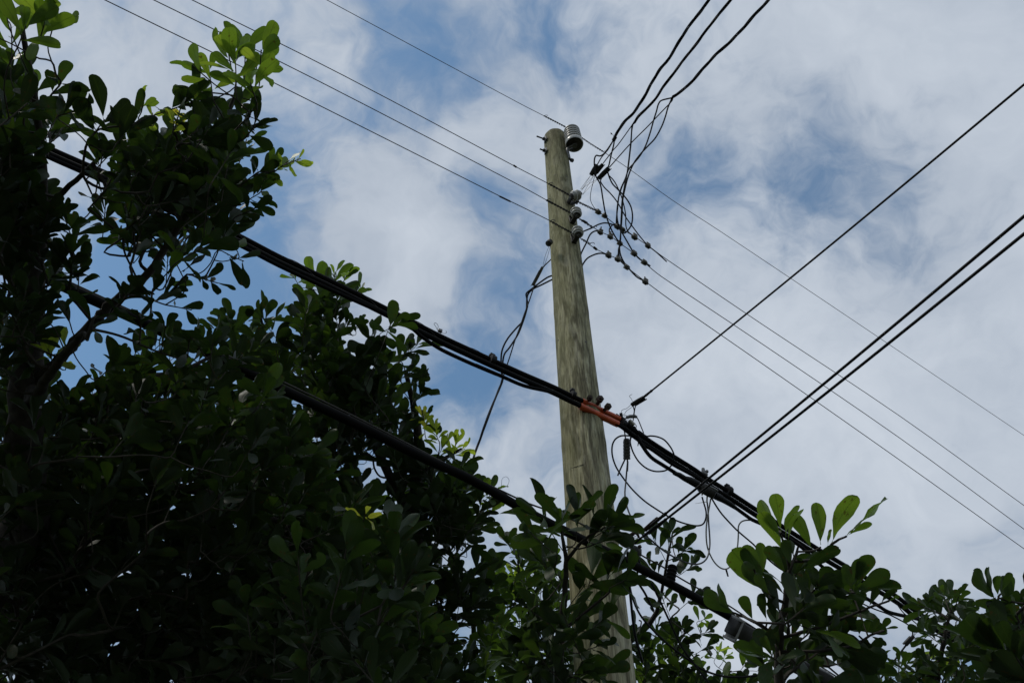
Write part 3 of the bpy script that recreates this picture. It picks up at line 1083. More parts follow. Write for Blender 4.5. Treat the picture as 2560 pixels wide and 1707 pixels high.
# ------------------------------------------------------------------ suspension clamp and loose gear right of the guards
dg = upd((1570, 1040)) - .04
sc_ = thing('strand_clamp', 'untidy metal clamp with pale ferrule and wire ends just right of the orange tubes', 'clamp', at(cgrd((640, 560))[0], dg))
mb = MB()
a, b = at(cgrd((470, 470))[0], dg), at(cgrd((500, 620))[0], dg)
mb.tube([a, b], .010, 8)
mb.tube([at(cgrd((395, 490))[0], dg), at(cgrd((470, 540))[0], dg)], .007, 6)
mb.box(at(cgrd((560, 640))[0], dg), LINE * .035, UPV * .012, FWD * .018)
mb.build('jaw', M['dark_metal'], sc_)
MB().tube([at(cgrd((605, 590))[0], dg - .02), at(cgrd((690, 670))[0], dg - .025)], .0135, 12).build('ferrule', M['bright'], sc_)
MB().tube(path(cgrd((560, 545), (620, 528), (700, 525), (735, 540)), dg - .01), [.009, .012, .012, .008], 8).build('lug', M['metal'], sc_)
mb = MB()
for q in (cgrd((475, 470), (485, 430), (520, 410), (560, 400), (640, 335)), cgrd((530, 490), (560, 440), (600, 410), (650, 375)), cgrd((500, 500), (560, 540), (620, 600)), cgrd((470, 540), (540, 560), (600, 605)), cgrd((660, 280), (640, 235), (612, 200), (620, 185), (655, 165)), cgrd((510, 490), (580, 520), (660, 560))):
    mb.tube(smooth(path(q, dg - .005), 4), .0016, 5)
mb.build('wire_end', M['metal'], sc_)
mb = MB()
mb.tube(smooth(path(cgrd((725, 530), (760, 590), (800, 690), (845, 800)), dg - .02), 4), .0036, 7)
mb.tube(smooth(path(cgrd((690, 690), (740, 770), (765, 880), (755, 970), (748, 1010)), dg - .03), 4), [.006, .003], 7)
mb.tube(smooth(path(cgrd((655, 690), (640, 800), (625, 930), (632, 1000)), dg - .03), 4), .005, 7)
mb.tube(smooth(path(cgrd((675, 650), (700, 655), (725, 680), (715, 710), (685, 700), (672, 665)), dg - .03), 4), .0025, 6)
mb.build('wire_stub', M['plastic'], sc_)

# hanging grey tube with its wires
tu = thing('plastic_sleeve', 'open grey plastic tube hanging below the bundle just right of the pole', 'plastic sleeve', at(cgrd((565, 900))[0], dg - .05))
A, B = at(cgrd((565, 890))[0], dg - .05), at(cgrd((568, 1225))[0], dg - .05)
ax = (B - A); L0 = ax.length; ax.normalize()
prof = [(.004, -.003), (.012, -.002), (.0185, .003), (.021, .012)]
for i in range(5):
    h = .016 + i * (L0 - .03) / 5
    prof += [(.021, h), (.0228, h + .002), (.0228, h + (L0 - .03) / 5 - .005), (.021, h + (L0 - .03) / 5 - .003)]
prof += [(.0225, L0 - .012), (.0235, L0), (.020, L0), (.018, L0 - .02), (.006, L0 - .03)]
MB().lathe(prof, A, ax, 22, cap=False).build('tube', M['plastic'], tu)
MB().tube(smooth(path(cgrd((548, 890), (535, 800), (520, 710), (520, 620), (555, 555), (600, 535)), dg - .045, dg - .01), 4), .0046, 7).build('lead_wire', M['grey_sheath'], tu)
MB().tube(smooth(path(cgrd((545, 1215), (490, 1330), (445, 1430), (420, 1495)), dg - .05), 4), .0055, 7).build('cut_lead', M['grey_sheath'], tu)

tip_tail('coaxial_cable', 'grey lead running from the hanging tube down behind the leaves to the lower cable bracket',
         cgrd((575, 1200), (580, 1300), (578, 1420)) + c2((625, 720), (612, 860), (605, 960), (625, 1060), (665, 1145), (720, 1225), (760, 1270)) + ctap((290, 1040), (430, 1160), (560, 1245), (700, 1310), (800, 1335), (890, 1325), (950, 1275), (978, 1200), (990, 1100), (985, 980), (975, 850), (968, 700), (955, 600)),
         [dg - .05] * 3 + [dg - .06, dg - .1, dg - .18, dg - .25, dg - .32, dg - .38, dg - .40] + [dg - .4, dg - .35, dg - .3, dg - .24, dg - .19, dg - .15, dg - .1, dg - .05, dg - .0, dg + .04, dg + .08, dg + .1, dg + .1], None, .0054, M['grey_sheath'], 'loose coaxial leads', 'coaxial lead')
tip_tail('coaxial_cable', 'black lead looping left beside the pole then sagging across under the bundle to the tap',
         cgrd((640, 845), (560, 840), (470, 845), (390, 890), (340, 970), (325, 1080), (340, 1200), (380, 1320), (440, 1430)) + ctap((30, 395), (120, 500), (240, 610), (370, 700), (500, 780), (620, 840), (750, 880), (850, 893), (915, 870), (945, 800), (945, 720), (920, 630), (900, 560)),
         dg - .02, dg + .12, .0056, M['rubber'], 'loose coaxial leads', 'coaxial lead')
tip_tail('coaxial_cable', 'black lead coiled in one round loop hanging over the bundle right of the orange tubes',
         cgrd((640, 860), (625, 930), (640, 1020), (680, 1130), (760, 1260), (870, 1360), (990, 1415), (1110, 1425), (1220, 1400), (1300, 1320), (1345, 1220), (1330, 1120), (1270, 1010), (1180, 910), (1070, 860), (960, 845), (890, 850), (820, 800), (760, 760)),
         [dg - .03] * 6 + [dg - .03] * 10 + [dg - .02, dg, dg], None, .0053, M['rubber'], 'loose coaxial leads', 'coaxial lead')

# the tap: fourth cable with a bulged joint and a housing
dt = upd((1765, 1215)) - .02
tap4 = c2((690, 540), (730, 610), (790, 690), (880, 750), (960, 800)) + ctap((600, 290), (720, 370), (840, 440), (960, 500), (1080, 560), (1200, 630), (1290, 690), (1400, 770), (1480, 825)) + crt((480, 470), (700, 600), (830, 722), (1000, 860), (1250, 1020), (1330, 1068), (1450, 1098), (1560, 1125), (1660, 1175), (1800, 1265))
PT4 = smooth([at(p, upd(p) - .035) for p in tap4], 4)
MB().tube(PT4, .0125, 8).build('cable', M['sheath'], cab)
tp = thing('line_tap', 'dark cable tap with bulged joints, silver ports and tie where two wires cross the bundle', 'cable tap', at(ctap((950, 490))[0], dt))


def tapseg(pts, rr, name, mat):
    MB().tube(smooth(path(ctap(*pts), dt - .03), 3), rr, 12).build(name, mat, tp)


A_ = ctap((575, 285), (640, 310), (700, 350), (760, 370), (850, 420))
B_ = [at(p, upd(p) - .036) for p in A_]
MB().tube(B_, [.013, .017, .018, .024, .025], 12).build('joint', M['rubber'], tp)
A_ = ctap((1040, 540), (1100, 570), (1150, 600), (1220, 640), (1290, 690))
B_ = [at(p, upd(p) - .036) for p in A_]
MB().tube(B_, [.025, .024, .019, .018, .013], 12).build('joint', M['rubber'], tp)
h0 = at(ctap((955, 490))[0], upd((1765, 1226)) - .04)
lx = (at(ctap((1060, 540))[0], dt) - at(ctap((850, 430))[0], dt)); lx.normalize()
uy = (UPV - lx * UPV.dot(lx)).normalized()
MB().box(h0, lx * .055, uy * .030, lx.cross(uy) * .03, .3).build('housing', M['dark_metal'], tp)
MB().box(h0 + uy * .032 + lx * .01, lx * .05, uy * .007, lx.cross(uy) * .022, .4).build('lid', M['metal'], tp)
for p, q in (((905, 480), (900, 545)), ((962, 490), (955, 625)), ((1012, 490), (1005, 575))):
    A, B = at(ctap(p)[0], dt - .075), at(ctap(q)[0], dt - .075)
    MB().tube([A, A.lerp(B, .35), A.lerp(B, .36), A.lerp(B, .8), B], [.0075, .0075, .0055, .0055, .004], 8).build('port', M['bright'], tp)
A, B = at(ctap((820, 638))[0], dt - .08), at(ctap((945, 618))[0], dt - .08)
MB().tube([A, B, B + RIGHT * .012 + UPV * .002], [.0012, .003, .004], 6, flat=.4).build('cable_tie', M['white'], tp)
c = at(ctap((930, 285))[0], upd((1762, 1182)) + .01)
mb = MB().box(c, LINE * .020, LINE.cross(Vector((0, 0, 1))) * .012, Vector((0, 0, .020)), .4)
mb.tube([c + Vector((0, 0, .018)) - LINE * .008, c + Vector((0, 0, .034)) - LINE * .006], .012, 6)
mb.box(c + LINE * .014 + Vector((0, 0, .012)), LINE * .008, LINE.cross(Vector((0, 0, 1))) * .02, Vector((0, 0, .01)), .4)
tag(mb.build('strand_clamp', M['metal']), 'stubby grey bolted clamp sitting on top of the bundle above the tap', 'clamp')
tip_tail('coaxial_cable', 'pale lead dropping from the tap, turning up again behind the right foreground leaves',
         ctap((1000, 580), (985, 670), (965, 780), (950, 900), (948, 1020), (960, 1130), (990, 1220), (1040, 1310), (1100, 1370), (1160, 1392), (1210, 1375), (1260, 1310), (1290, 1230), (1310, 1120), (1318, 1000), (1320, 900), (1350, 850), (1400, 830), (1460, 828)),
         dt - .06, dt + .05, .0050, M['white_sheath'], 'loose coaxial leads', 'coaxial lead')
A, B = at(ctap((1175, 1390))[0], dt - .01), at(ctap((1200, 1478))[0], dt - .01)
tag(MB().tube([A, A.lerp(B, .1), A.lerp(B, .9), B], [.004, .006, .0055, .004], 8).build('wire_terminal', M['dark_metal']), 'tiny dark terminal hanging from the lowest bend of the pale looped lead', 'terminal')
tip_tail('coaxial_cable', 'straight black lead slanting from the tap down right behind the foreground leaves',
         ctap((1010, 575), (1060, 660), (1130, 760), (1230, 870), (1320, 960), (1490, 1105)) + crt((420, 640), (560, 760), (740, 850)), dt - .04, dt + .1, .0056, M['rubber'], 'loose coaxial leads', 'coaxial lead')

# ------------------------------------------------------------------ the lower telephone cable
LO0 = plane_y((1470, 1352), 3.54)


def lod(p):
    return depth_of(on_plane(p, LO0))


tel = thing('telephone_cable', 'single thick black cable low across the picture, half hidden by leaves, passing the pole', 'telephone cable', LO0)
lm = [(-60, 612), (40, 660), (175, 723), (316, 787), (520, 882), (708, 974), (880, 1055), (1056, 1143), (1176, 1198), (1340, 1290), (1480, 1360), (1568, 1404), (1700, 1472), (1840, 1550), (1960, 1630), (2070, 1707), (2300, 1850)]
PT5 = extend([on_plane(p, LO0) for p in lm], 3, 5)
MB().tube(smooth(PT5, 4), .0240, 12).build('cable', M['sheath'], tel)
ms = [(-60, 596), (175, 706), (520, 866), (880, 1038)] + cbm((1120, 178), (1280, 260), (1400, 312), (1610, 410)) + [(1400, 1285), (1480, 1322)]
PMs = [at(p, lod(p) + .01) for p in ms]
MB().tube(smooth(PMs, 4), .0048, 6).build('messenger_wire', M['wire'], tel)
ms2 = clow((480, 600), (580, 672), (720, 748), (850, 832), (1020, 928), (1200, 1030)) + [(1990, 1625), (2200, 1760)]
MB().tube(smooth(extend([at(p, lod(p) + .03) for p in ms2], 0, 4)[1:], 4), .0048, 6).build('messenger_wire', M['wire'], tel)
mb = MB()
for q in (cbm((1400, 312), (1460, 300), (1480, 260), (1460, 235), (1435, 250), (1430, 290), (1420, 335), (1395, 345)), cbm((1610, 410), (1560, 390), (1530, 360))):
    mb.tube(smooth(path(q, lod((1260, 1220))), 4), .0011, 4)
mb.build('loose_wire', M['wire'], tel, kind='stuff')
# black ribbed splice case on the cable
A, B = at(clow((745, 870))[0], lod((1664, 1450)) - .01), at(clow((805, 745))[0], lod((1685, 1415)) + .02)
A, B = on_plane(clow((770, 872))[0], LO0), at(clow((795, 745))[0], lod((1685, 1440)) + .01)
ax = (B - A).normalized(); Lh = (B - A).length
prof = [(.03, 0)]
for i in range(5):
    h = Lh * i / 5
    prof += [(.026, h + .003), (.029, h + Lh * .08), (.026, h + Lh * .16), (.023, h + Lh * .185)]
prof += [(.018, Lh), (.010, Lh + .004)]
tag(MB().lathe(prof, A, ax, 20).build('splice_case', M['sheath']), 'black ribbed closure standing on the lower cable right of the pole', 'splice closure')

# bracket at the pole for the lower cable, with the ends of the two drop wires
db = lod((1600, 1385)) + .02
br = thing('cable_bracket', 'rusty grey bracket bolted to the pole, holding two drop wires above the lower cable', 'bracket', at(clow((500, 600))[0], db))
pb = pole_face((1525, 1340), .005)
mb = MB().tube([pb, at(clow((470, 545))[0], db + .02), at(clow((520, 515))[0], db)], [.012, .014, .010], 8)
mb.tube(smooth(path(clow((505, 560), (495, 530), (515, 512), (545, 520), (555, 545)), db - .01), 4), .007, 7)
mb.build('hook', M['rust'], br)
c = at(clow((535, 632))[0], db)
MB().box(c, LINE * .032, UPV * .024, LINE.cross(UPV).normalized() * .020, .35).build('clamp_block', M['plastic'], br)
MB().tube([at(clow((552, 612))[0], db - .03), at(clow((570, 604))[0], db - .035)], .010, 6).build('bolt', M['rust'], br)
MB().tube([at(clow((380, 480))[0], db + .06), at(clow((480, 548))[0], db + .01)], .008, 7).build('strut', M['rust'], br)
# a loose plate on the pole
c = pole_face(clow((335, 700))[0], .006)
MB().box(c, RIGHT * .028, Vector((0, 0, .035)), Vector((0, .006, 0)), .2).build('tag_plate', M['metal'], pole)

# hanging leads under the bracket, right of the pole
for lab, pts, r in (('black lead hanging straight down close to the pole below the bracket', clow((475, 640), (478, 760), (490, 900), (500, 1000), (520, 1180), (545, 1300), (580, 1420)), .0075),
                    ('black lead slanting down right from the bracket through the leaves', clow((500, 640), (560, 720), (540, 830), (600, 940), (660, 1060)), .0065),
                    ('black lead swinging low from the pole towards the bottom of the foreground plant', clow((480, 760), (500, 930), (560, 1080), (660, 1200), (780, 1310), (900, 1400), (1000, 1470), (1130, 1515), (1260, 1525), (1400, 1510), (1500, 1480)), .006),
                    ('thin black lead running steeply down right of the pole into the lower leaves', clow((640, 860), (700, 980), (770, 1130), (850, 1300), (950, 1440), (1050, 1568), (1120, 1660)), .006)):
    tip_tail('telephone_lead', lab, pts, db, db - .1, r, M['rubber'], 'telephone leads below the bracket', 'telephone lead')
mb = MB().tube(smooth(path(clow((555, 1125), (572, 1135), (565, 1180), (557, 1222)), db - .05), 4), .004, 6)
tag(mb.build('bent_pin', M['metal']), 'short bent metal pin dangling beside the pole among leads', 'metal pin')

# terminal boxes on the lower cable
dx = lod((1850, 1570)) - .02
c = at(clow((1270, 1200))[0], dx)
bx = thing('terminal_box', 'broken grey terminal box with white torn edge on the lower cable', 'terminal box', c, 'terminal boxes on the lower cable')
lx = (at(clow((1350, 1240))[0], dx + .05) - at(clow((1225, 1170))[0], dx)).normalized()
uy = (UPV - lx * UPV.dot(lx)).normalized(); wz = lx.cross(uy)
MB().box(c + lx * .01, lx * .085, uy * .045, wz * .04, .15).build('case', M['dark_metal'], bx)
e = at(clow((1228, 1190))[0], dx - .02)
mb = MB()
mb.box(e, lx * .006, uy * .058, wz * .044, .2)
mb.box(e + uy * .058 - lx * .006, lx * .020, uy * .008, wz * .044, .3)
mb.box(e - uy * .058 - lx * .004, lx * .016, uy * .008, wz * .044, .3)
mb.build('end_plate', M['box'], bx)
MB().lathe([(.014, 0), (.014, .004), (.009, .004), (.007, .002)], e - lx * .007 - wz * .0, -lx, 14).build('cable_port', M['brown_porcelain'], bx)
mb = MB()
for i in range(9):
    s = c + lx * random.uniform(-.05, .09) + uy * random.uniform(-.02, .04) - wz * .042
    mb.tube([s, s + lx * random.uniform(.01, .03) - uy * random.uniform(-.01, .03), s + lx * random.uniform(.02, .05) - uy * random.uniform(.0, .05)], [.0035, .001], 4)
mb.build('torn_fibre', M['white'], bx)
dz_ = lod((2040, 1690)) - .05
c = at(crt((790, 1480))[0], dz_)
b2 = thing('terminal_box', 'long dark perforated terminal strip at the bottom below the foreground plant', 'terminal box', c, 'terminal boxes on the lower cable')
lx = (at(crt((945, 1530))[0], dz_ + .04) - at(crt((690, 1400))[0], dz_)).normalized()
uy = (UPV - lx * UPV.dot(lx)).normalized(); wz = lx.cross(uy)
MB().box(c - uy * .012, lx * .125, uy * .042, wz * .03, .15).build('case', M['dark_metal'], b2)
for i in range(9):
    MB().box(c + lx * (-.11 + i * .0275) + uy * .028 - wz * .024, lx * .008, uy * .006, wz * .012, .3).build('terminal', M['box'], b2)

# ------------------------------------------------------------------ straight drop wires to the right
def drop(label, a_px, d_a, b_px, z_b, r, wrap, name='drop_wire', group='straight drop wires', mat=None):
    A = at(a_px, d_a)
    B = at_z(b_px, z_b)
    n = 12
    P = []
    az = math.atan2(B.x - A.x, B.y - A.y)
    for i in range(n + 1):
        f = i / n
        px = (a_px[0] + (b_px[0] - a_px[0]) * f, a_px[1] + (b_px[1] - a_px[1]) * f + 4 * math.sin(math.pi * f))
        P.append(on_plane(px, A, az))
    P.append(P[-1] + (P[-1] - P[-2]).normalized() * 8)
    t = thing(name, label, 'drop wire', A, group)
    MB().tube(smooth(P, 3), r, 8).build('wire', mat or M['rubber'], t)
    Q = resample(P[:3], .02)
    L = 0; W = [Q[0]]
    for p, q in zip(Q, Q[1:]):
        L += (q - p).length
        W.append(q)
        if L > wrap: break
    MB().tube(W, [r * (1.45 + .18 * math.sin(i * 2.3)) for i in range(len(W))], 8).build('tape_wrap', M['rubber'], t)
    return t, A, P


dd = dg - .02
w1, A1, P1 = drop('single straight black drop wire rising from the orange tubes to the upper right', (1600, 1000), dd, (2560, 212), 5.1, .0056, .12, group=None)
mb = MB()
for q in (cgrd((670, 360), (690, 430), (680, 500)), cgrd((720, 330), (700, 400), (690, 470), (672, 600))):
    mb.tube(smooth(path(q, dg - .01), 4), .0036, 6)
mb.build('lead_end', M['rubber'], w1)
wedge_clamp('black grooved wedge clamp at the foot of the single straight drop wire', cgrd((860, 215))[0], cgrd((640, 345))[0], dd, dg - .01, .0175, [], M['dark_metal'], group=None)
dd2 = db - .03
w2, A2, P2 = drop('left and upper of the two parallel black drop wires crossing the bundle', clow((640, 460))[0], dd2, (2560, 541), 4.15, .0062, .14, group='parallel drop wires')
w3, A3, P3 = drop('right and lower of the two parallel black drop wires crossing the bundle', clow((700, 452))[0], dd2 - .01, (2560, 585), 4.10, .0062, .06, group='parallel drop wires')
wedge_clamp('brown wedge clamp ending the upper of the two parallel drop wires', clow((690, 405))[0], clow((565, 515))[0], dd2, db, .012, [[at(clow((565, 515))[0], db), at(clow((530, 535))[0], db), at(clow((510, 540))[0], db)]], M['rust'], group='wedge clamps of the parallel drop wires')
wedge_clamp('grey wedge clamp ending the lower of the two parallel drop wires', clow((705, 445))[0], clow((595, 530))[0], dd2 - .01, db, .011, [[at(clow((595, 530))[0], db), at(clow((560, 545))[0], db), at(clow((515, 545))[0], db)]], M['metal'], group='wedge clamps of the parallel drop wires')
P = path(clow((700, 452), (620, 510), (560, 555), (525, 590)), dd2 - .01, db)
MB().tube(smooth(P, 4), .006, 7).build('wire_end', M['rubber'], w3)

# the small drop at the lower right
du = upd((2290, 1590)) - .05
tip_tail('telephone_lead', 'black lead looping below the bundle to the small clamp at the lower right',
         crt((1050, 960), (1200, 1035), (1320, 1080), (1420, 1130), (1480, 1170), (1497, 1215), (1490, 1250)), du - .02, du, .0048, M['rubber'], None, 'telephone lead')
w4 = thing('drop_wire', 'short black drop wire slanting from the small clamp down left at the lower right', 'drop wire', at(crt((1480, 1260))[0], du))
P = path(crt((1450, 1300), (1310, 1485), (1150, 1690)), du, du - .1)
P.append(P[-1] + (P[-1] - P[-2]) * 3)
MB().tube(smooth(P, 3), .0062, 7).build('wire', M['rubber'], w4)
wedge_clamp('small black wedge clamp on two curled wires at the lower right', crt((1445, 1300))[0], crt((1505, 1235))[0], du, du, .017,
            [path(crt((1505, 1235), (1540, 1190), (1530, 1165), (1500, 1160)), du, du + .03), path(crt((1500, 1240), (1520, 1200), (1560, 1165), (1590, 1160)), du, du + .04)], M['dark_metal'], group=None)
tip_tail('telephone_lead', 'short black lead dropping from the bundle at the lower right', crt((1385, 1010), (1430, 1070), (1490, 1120), (1535, 1160), (1560, 1180)), du + .02, du + .03, .004, M['rubber'], None, 'telephone lead')

# ------------------------------------------------------------------ trees: leaves, shoots, twigs, limbs
def blade(kind, ns, cols):
    """one leaf, one unit long, along +Y, upper face +Z; returns verts, faces, uv"""
    R = random.Random(kind * 31 + ns)
    w = R.uniform(.33, .49)
    pw = R.uniform(.72, 1.15)
    fold = R.uniform(.05, .45)
    curl = R.uniform(-.16, .34)
    wave = R.uniform(.005, .05)
    skew = R.uniform(-.06, .06)
    tilt = R.uniform(-.12, .12)
    notch = R.uniform(0, .035)
    if kind >= 8: w *= (.75, .62, .9, 1, .8, .95)[kind - 8]
    if kind in (8, 9): fold += .5
    if kind in (10, 12): curl += .35
    if kind == 11: curl -= .4
    bite = {13: (.62, 1, .75), 10: (.85, -1, .6), 12: (.45, -1, .45)}.get(kind)
    V, F, UV = [], [], []
    pet = .10
    V += [(-.009, -pet, 0), (.009, -pet, 0)]
    UV += [(0, 0), (0, 0)]
    us = [-1 + 2 * j / cols for j in range(cols + 1)]
    for i in range(ns + 1):
        t = i / ns
        t = 1 - (1 - t) ** 1.75
        wd = max(w * .5 * (t ** pw * max(1 - t ** 3.0, 0) ** .5) / .56, .010) * (1 + .05 * math.sin(t * 17 + kind * 2) * t)
        for u in us:
            wu = wd * (1 - bite[2] * math.exp(-((t - bite[0]) / .09) ** 2)) if bite and u * bite[1] > .4 else wd
            x = wu * u + skew * math.sin(t * math.pi)
            y = t - (notch * (1 - abs(u)) if i == ns else 0) 
            z = fold * abs(u) * wd - curl * t * t + wave * math.sin(t * 9 + u * 2 + kind) * abs(u) + tilt * u * wd * t
            V.append((x, y, z))
            UV.append((u, t))
    c = cols + 1
    o = 2
    m = cols // 2
    F.append((0, 1, o + m + 1 if cols > 1 else o + 1, o + m - 1 if cols > 1 else o))
    for i in range(ns):
        for j in range(cols):
            a = o + i * c + j
            F.append((a, a + 1, a + c + 1, a + c))
    return np.array(V, float), F, np.array(UV, float)


HI = [blade(k, 9, 4) for k in range(14)]
LO = [blade(k, 6, 2) for k in range(14)]


def leaf_mesh(name, V, F, UV, tint):
    me = bpy.data.meshes.new(name)
    me.from_pydata(V.tolist(), [], F)
    fill_attr(me, UV, np.full(len(V), tint))
    me.materials.append(M['leaf'])
    me.shade_smooth()
    return me


def fill_attr(me, UV, tint):
    a = me.attributes.new('tint', 'FLOAT', 'POINT')
    a.data.foreach_set('value', tint.astype(np.float32))
    u = me.uv_layers.new(name='blade')
    idx = np.empty(len(me.loops), np.int32)
    me.loops.foreach_get('vertex_index', idx)
    u.data.foreach_set('uv', UV[idx].astype(np.float32).ravel())


TINTS = [.05, .3, .55, .8, 1.05, 1.45, 1.85]
HI_MESH = {}


def hi_mesh(k, ti):
    if (k, ti) not in HI_MESH:
        HI_MESH[k, ti] = leaf_mesh('leaf', *HI[k], TINTS[ti])
    return HI_MESH[k, ti]


WORLD_UP = Vector((0, 0, 1))


class Tree:
    def __init__(self, name, label, cat, trunk, seed, group=None):
        """trunk: list of (point, radius) from the ground up"""
        self.rnd = random.Random(seed)
        self.t = thing(name, label, cat, trunk[0][0], group)
        self.nodes = []      # pos, parent, min radius
        self.limb([p for p, r in trunk], [r for p, r in trunk])
        self.shoots = []
        self.leaves = []     # base, dir, normal, length, kind, tint

    def limb(self, pts, radii, from_px=False):
        P = smooth(pts, 6)
        n = len(P)
        start = None
        if self.nodes:
            start = min(range(len(self.nodes)), key=lambda i: (self.nodes[i][0] - P[0]).length)
        prev = start
        for i, p in enumerate(P):
            f = i / max(n - 1, 1) * (len(radii) - 1)
            k = min(int(f), len(radii) - 2)
            r = radii[k] + (radii[k + 1] - radii[k]) * (f - k)
            self.nodes.append([p + (Vector((self.rnd.gauss(0, 1), self.rnd.gauss(0, 1), self.rnd.gauss(0, 1))) * r * .12 if self.nodes else Vector()), prev, r])
            prev = len(self.nodes) - 1
        return prev

    def leaf(self, b, d, n, L, tint):
        self.leaves.append((b, d.normalized(), n, L, self.rnd.randrange(14), tint))

    def shoot(self, b, tip, n, L, tint=None, spread=1.0, face=.5, tip_boost=1.0):
        """a twig from b to tip carrying n leaves"""
        R = self.rnd
        ax = tip - b
        ln = ax.length
        ax = ax.normalized()
        u = ax.orthogonal().normalized()
        v = ax.cross(u)
        ph = R.uniform(0, 6.28)
        self.shoots.append((b, tip))
        t0 = R.gauss(.5, .22) if tint is None else tint
        for i in range(n):
            f = (i + .6) / n
            f = .15 + .85 * f ** .75
            a = ph + i * 2.4 + R.gauss(0, .3)
            inc = math.radians((72 - 42 * f + R.gauss(0, 11)) * spread)
            rad = u * math.cos(a) + v * math.sin(a)
            d = ax * math.cos(inc) + rad * math.sin(inc)
            d = (d + WORLD_UP * R.uniform(-.18, .10)).normalized()
            base = b + ax * ln * f
            vw = (base - CAM).normalized()
            nn = ax * .8 + WORLD_UP * .5 + vw * face * 1.4 + Vector((R.gauss(0, .42), R.gauss(0, .42), R.gauss(0, .42)))
            nn = nn - d * nn.dot(d)
            nn = nn.normalized() if nn.length > .05 else d.orthogonal().normalized()
            l = L * R.uniform(.80, 1.30) * (1 - .30 * max(0, f - .72) / .28 * R.random()) * (tip_boost if f > .8 else 1)
            tn = t0 + R.gauss(0, .10)
            self.leaf(base + d * l * .10, d, nn, l, tn)

    def px_shoot(self, b_px, t_px, d, n, L_px, dd=0.0, **kw):
        b, tip = at(b_px, d), at(t_px, d + dd)
        self.shoot(b, tip, n, L_px * d / FPX, **kw)

    def px_leaf(self, b_px, t_px, d, dd=0, tint=.6, roll=0.0, kind=None, wide=1.0):
        b, tip = at(b_px, d), at(t_px, d + dd)
        dr = tip - b
        L = dr.length / 1.10
        vw = (b - CAM).normalized()
        n = vw * .9 + WORLD_UP * .35
        n = n - dr.normalized() * n.dot(dr.normalized())
        n.normalize()
        n = n * math.cos(roll) + dr.normalized().cross(n) * math.sin(roll)
        k = self.rnd.randrange(8) if kind is None else kind
        self.leaves.append((b + dr * .09, dr.normalized(), n, L, k, tint))
        self.shoots.append((b - dr * .05, b))

    def fill(self, poly, count, d0, d1, L_px, nl=(6, 10), holes=(), out=None, tint=None, scale_d=None, up_bias=1.0, lenf=1.0):
        """random shoots whose tips stay inside a pixel polygon, at depths d0 to d1"""
        R = self.rnd
        xs = [p[0] for p in poly]; ys = [p[1] for p in poly]
        cx, cy = out or (sum(xs) / len(xs), max(ys))
        got = tries = 0
        pts = []
        while got < count and tries < count * 60:
            tries += 1
            x, y = R.uniform(min(xs), max(xs)), R.uniform(min(ys), max(ys))
            if not inside(poly, x, y): continue
            if any(((x - h[0]) / h[2]) ** 2 + ((y - h[1]) / h[3]) ** 2 < 1 for h in holes): continue
            # keep the tips apart so they spread evenly
            md = min(((x - a) ** 2 + (y - b) ** 2 for a, b in pts[-400:]), default=1e9)
            area = (max(xs) - min(xs)) * (max(ys) - min(ys)) * .6
            if md < area / count * .30 * R.random(): continue
            d = R.uniform(d0, d1)
            Lm = (L_px * (1 if scale_d is None else 1)) * ((d0 + d1) / 2) / FPX
            tip = at((x, y), d)
            o = at((cx, cy), (d0 + d1) / 2 + .2)
            dr = (tip - o).normalized() * .8 + WORLD_UP * .75 * up_bias + Vector((R.gauss(0, .4), R.gauss(0, .4), R.gauss(0, .3)))
            dr.normalize()
            ln = Lm * R.uniform(1.3, 2.4) * lenf
            self.shoot(tip - dr * ln, tip - dr * Lm * .35, R.randint(*nl), Lm, tint=None if tint is None else R.gauss(*tint))
            pts.append((x, y))
            got += 1

    def grow(self):
        """join every shoot to the limbs with thin twigs, then thicken by what each twig carries"""
        R = self.rnd
        pos = [n[0] for n in self.nodes]
        fixed = len(pos)
        root = pos[0]
        order = sorted(self.shoots, key=lambda s: min((s[0] - p).length for p in pos[:fixed:3]))
        arr = np.array([tuple(p) for p in pos])
        ends = []
        buf = np.empty((len(order) * 5 + fixed + 10, 3)); buf[:fixed] = arr
        cnt = fixed
        lift = np.full(len(buf), 0.0)
        for b, tip in order:
            q = np.array(tuple(b))
            df = buf[:cnt] - q
            dist = np.sqrt((df ** 2).sum(1)) + np.maximum(df[:, 2], 0) * 1.2
            k = int(dist.argmin())
            p = Vector(buf[k])
            L = (b - p).length
            prev = k
            seq = []
            if L > .10:
                side = Vector((R.gauss(0, 1), R.gauss(0, 1), R.gauss(0, 1) - .6)) * L * .07
                seq += [p.lerp(b, .33) + side, p.lerp(b, .68) + side * .8]
            if L > .004: seq.append(b)
            if (tip - b).length > .01:
                seq.append(b.lerp(tip, .5)); seq.append(tip)
            for s in seq:
                self.nodes.append([s, prev, 0])
                prev = len(self.nodes) - 1
                buf[cnt] = tuple(s); cnt += 1
            ends.append(prev)
        n = len(self.nodes)
        acc = [0.0] * n
        kids = [[] for _ in range(n)]
        for i, nd in enumerate(self.nodes):
            if nd[1] is not None: kids[nd[1]].append(i)
        rad = [0.0] * n
        for i in reversed(range(n)):
            a = sum(rad[k] ** 2.5 for k in kids[i])
            r = max(a ** .4, .0020)
            rad[i] = max(min(r, .03) if i >= fixed else 0, self.nodes[i][2]) if i >= fixed else self.nodes[i][2]
        # chains: limbs in one mesh, twigs in another
        limb, twig = MB(), MB()
        done = [False] * n
        done[0] = True
